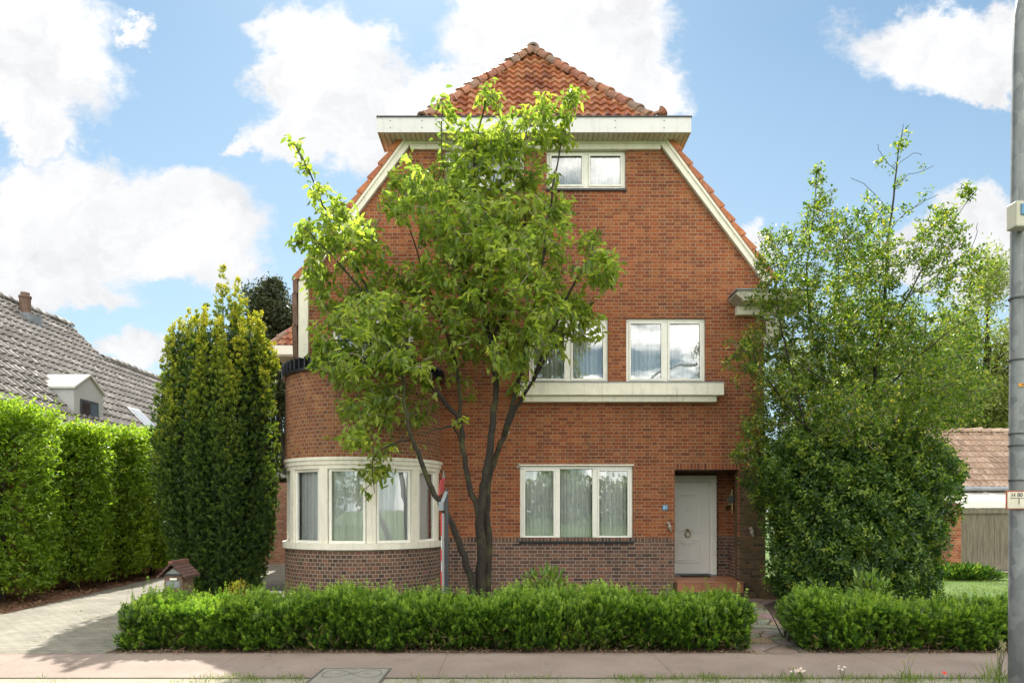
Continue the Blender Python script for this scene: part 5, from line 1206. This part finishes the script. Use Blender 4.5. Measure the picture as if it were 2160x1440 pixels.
# service cover in the pavement
cv = empty('service_cover', (-1.75, -6.95, .016), 'square concrete service cover with looped grooves in the pavement', 'cover')
mb = MB(); mb.box(-2.10, -1.38, -7.45, -6.73, .006, .0205); mb.build('slab', plain('grey_concrete', (.30, .28, .235), .9, .15, 9, .004, fine=60), cv)
mb = MB(); fz = (.006, .0235)
mb.box(-2.125, -2.10, -7.45, -6.73, *fz); mb.box(-1.38, -1.355, -7.45, -6.73, *fz); mb.box(-2.125, -1.355, -6.73, -6.712, *fz); mb.build('frame', plain('worn_frame', (.10, .095, .085), .7), cv)
mb = MB(); pts = []
for t in np.linspace(0, 2*math.pi, 49):
    dd = 1+math.sin(t)**2; pts.append((-1.74+.32*math.cos(t)/dd**.5, -6.97+.42*math.sin(t)*math.cos(t)/dd**.5, .021))
mb.tube(pts, .0045, 5, False)
for q in ((-1.90, -6.97), (-1.58, -6.97), (-1.74, -6.80)): mb.box(q[0]-.03, q[0]+.03, q[1]-.008, q[1]+.008, .0202, .023)
mb.build('groove', plain('groove_dirt', (.13, .12, .10), .9), cv)

# ================================================================ small growth on the ground
def blades(name, pts, h, n_per, mat, lab, cat, kind=None, spread=.05, wd=.006, origin=None, tmu=.5):
    pts = np.asarray(pts, float); ix = np.repeat(np.arange(len(pts)), n_per); m = len(ix)
    P = pts[ix]+R.normal(size=(m, 3))*np.array((spread, spread, 0)); D = unit(R.normal(size=(m, 3))*np.array((.35, .35, .05))+np.array((0, 0, 1)))
    hh = h[ix] if hasattr(h, '__len__') else h
    o = leafmesh(name, P, D, rdir(m), hh*R.uniform(.4, 1.2, m), wd*R.uniform(.7, 1.4, m), mat, None, np.clip(R.normal(tmu, .22, m), 0, 1), fold=.3, kind=kind, origin=origin); tag(o, lab, cat); return o
n = 420; gx = np.concatenate([R.uniform(1.0, 6.5, 420), R.uniform(-3.3, -2.1, 90), R.uniform(-1.2, 1.2, 60), R.uniform(-5.2, -3, 10)]); gy = -7.13-R.random(len(gx))**1.5*.4
blades('verge_grass', np.stack([gx, gy, 0*gx+.008], 1), R.uniform(.03, .10, len(gx)), 7, M['grass'], 'short grass and weeds along the near edge of the pavement', 'grass', 'stuff', .035, .005)
n = 260; gx = R.uniform(3.0, 3.75, n); gy = R.uniform(-5.6, -2, n)
blades('path_weeds', np.stack([gx+.22*(gy+5.6), gy, 0*gx+.012], 1)[::4], .05, 7, M['grass'], 'small weeds in the joints of the flagstone path', 'weeds', 'stuff', .05, .006, tmu=.4)
n = 120; gx = R.uniform(-8.6, -5.2, n); gy = R.uniform(-5.6, -2.4, n)
blades('driveway_weeds', np.stack([gx, gy, 0*gx+.012], 1)[::3], .035, 8, M['grass'], 'small weeds in the joints of the grey driveway', 'weeds', 'stuff', .05, .006, tmu=.5)
n = 9000; gx = R.uniform(8, 24, n); gy = R.uniform(-4, 4.8, n); gx = gx[gx > 6+0*gy]
blades('lawn_grass', np.stack([gx, gy[:len(gx)], 0*gx+.008], 1), .05, 4, M['grass'], 'short mown lawn grass behind the short hedge', 'grass', 'stuff', .05, .008, tmu=.35)
# bark chips and fallen leaves
m_ = 5200; P = np.stack([R.uniform(-11.6, -8.9, m_), R.uniform(-3.3, 6, m_), R.uniform(.012, .03, m_)], 1); keep = P[:, 0] < np.interp(P[:, 1], [-3.3, -2.6, 3.5, 6], [-9.65, -8.8, -9.42, -9.42]); P = P[keep]
d = rdir(len(P)); d[:, 2] *= .25; o = leafmesh('bark_chips', P, d, np.tile((0, 0, 1.), (len(P), 1))+rdir(len(P))*.4, R.uniform(.04, .10, len(P)), R.uniform(.02, .045, len(P)), leaf_mat('bark_chip', [(0, (.09, .04, .02)), (.5, (.22, .11, .06)), (1, (.40, .24, .15))], .9, 0.02), None, R.random(len(P)), kind='stuff'); tag(o, 'reddish bark chips strewn under the hornbeams', 'bark mulch')
m_ = 2600; x = R.uniform(-5.1, 7.2, m_); P = np.stack([x, -5.78+R.normal(0, .06, m_)-.03, R.uniform(.018, .03, m_)], 1); P = P[(x < 3.1) | (x > 3.6)]
d = rdir(len(P)); d[:, 2] *= .3; o = leafmesh('leaf_litter', P, d, np.tile((0, 0, 1.), (len(P), 1))+rdir(len(P))*.5, R.uniform(.015, .04, len(P)), R.uniform(.008, .02, len(P)), leaf_mat('dry_leaf', [(0, (.07, .035, .018)), (.6, (.19, .10, .05)), (1, (.40, .30, .2))], .9, .05), None, R.random(len(P)), kind='stuff'); tag(o, 'brown leaf litter under the front of the hedges', 'leaf litter')
# tall flowering grasses and camomile by the post
M['seed'] = leaf_mat('seed_head', [(0, (.35, .30, .18)), (1, (.55, .48, .32))], .8, .3, 1)
def tall_grass(px, py_top, d, lab, n=7, w_=.10):
    c = T(px, 1440, d); c.z = .008; h = CAMH+(1075-py_top)/1440*d
    t = empty('tall_grass', c, lab, 'grass tuft', 'flowering grasses on the verge'); mb = MB(); SP = []; SD = []
    for k in range(n):
        tip = c+Vector((rnd.gauss(0, w_), rnd.gauss(0, .05), h*rnd.uniform(.65, 1))); mid = c+(tip-c)*.55+Vector((rnd.gauss(0, .015), 0, .03)); mb.tube([c+Vector((rnd.gauss(0, .02), rnd.gauss(0, .02), 0)), mid, tip], [.002, .0018, .001], 4, False)
        for q in range(26): f = rnd.random(); p = mid+(tip-mid)*(.6+.42*f); SP.append(p+Vector((rnd.gauss(0, .007), rnd.gauss(0, .007), 0))); SD.append((rnd.gauss(0, .5), rnd.gauss(0, .5), 1))
    mb.build('stalks', M['grass'], t); m = len(SP)
    leafmesh('seed_heads', np.array(SP), np.array(SD), rdir(m), R.uniform(.012, .022, m), .006, M['seed'], t, R.random(m))
    m = 60; P = np.array(c)+R.normal(size=(m, 3))*np.array((.06, .05, 0)); leafmesh('blades', P, unit(R.normal(size=(m, 3))*np.array((.4, .4, .1))+np.array((0, 0, 1))), rdir(m), h*R.uniform(.3, .75, m), .007, M['grass'], t, np.clip(R.normal(.5, .2, m), 0, 1))
tall_grass(2105, 1352, 7.05, 'tall seeding grass close against the lamp post', 10, .09)
tall_grass(1918, 1385, 7.1, 'slender pale grass stalks between the camomile and the lamp post', 4, .03)
tall_grass(1672, 1398, 7.1, 'bright green grass tuft beside the camomile flowers', 3, .05)
def flower(px, py, d, lab, n, red=False):
    c = T(px, 1440, d); c.z = .008; h = CAMH+(1075-py)/1440*d
    t = empty('poppy' if red else 'camomile', c, lab, 'wild flower', None if red else 'camomile on the verge'); st = MB(); hd = MB(); ct = MB()
    for k in range(n):
        p = c+Vector((rnd.gauss(0, .05) if n > 1 else 0, rnd.gauss(0, .03), h*rnd.uniform(.8, 1.05))); st.tube([c, c+(p-c)*.6+Vector((0, 0, .01)), p], .0016, 4, False)
        nrm = Vector((rnd.gauss(0, .3), -.6, 1)).normalized(); a = nrm.orthogonal().normalized(); b = nrm.cross(a); r = .026 if red else .014
        for q in range(5 if red else 9):
            t0 = q*2*math.pi/(5 if red else 9); e = a*math.cos(t0)+b*math.sin(t0); f = a*math.cos(t0+1.57)+b*math.sin(t0+1.57); wq = .45 if red else .2
            hd.quad(p, p+e*r*.7+f*r*wq, p+e*r+nrm*(.012 if red else 0), p+e*r*.7-f*r*wq)
        ct.ball(p+nrm*.003, .005, 6, 5)
    st.build('stalks', M['grass'], t); hd.build('petals', plain('poppy_red', (.75, .03, .01), .6, .1) if red else M['lettering'], t); ct.build('flower_centre', M['dark'] if red else M['orange'], t)
flower(1690, 1412, 7.12, 'dense clump of white camomile flowers on the verge', 14); flower(1778, 1405, 7.15, 'few white camomile flowers standing apart on the verge', 5)
flower(1988, 1417, 7.3, 'single red poppy on the verge near the lamp post', 1, True)
for o in bpy.data.objects:
    if '_org' in o: del o['_org']
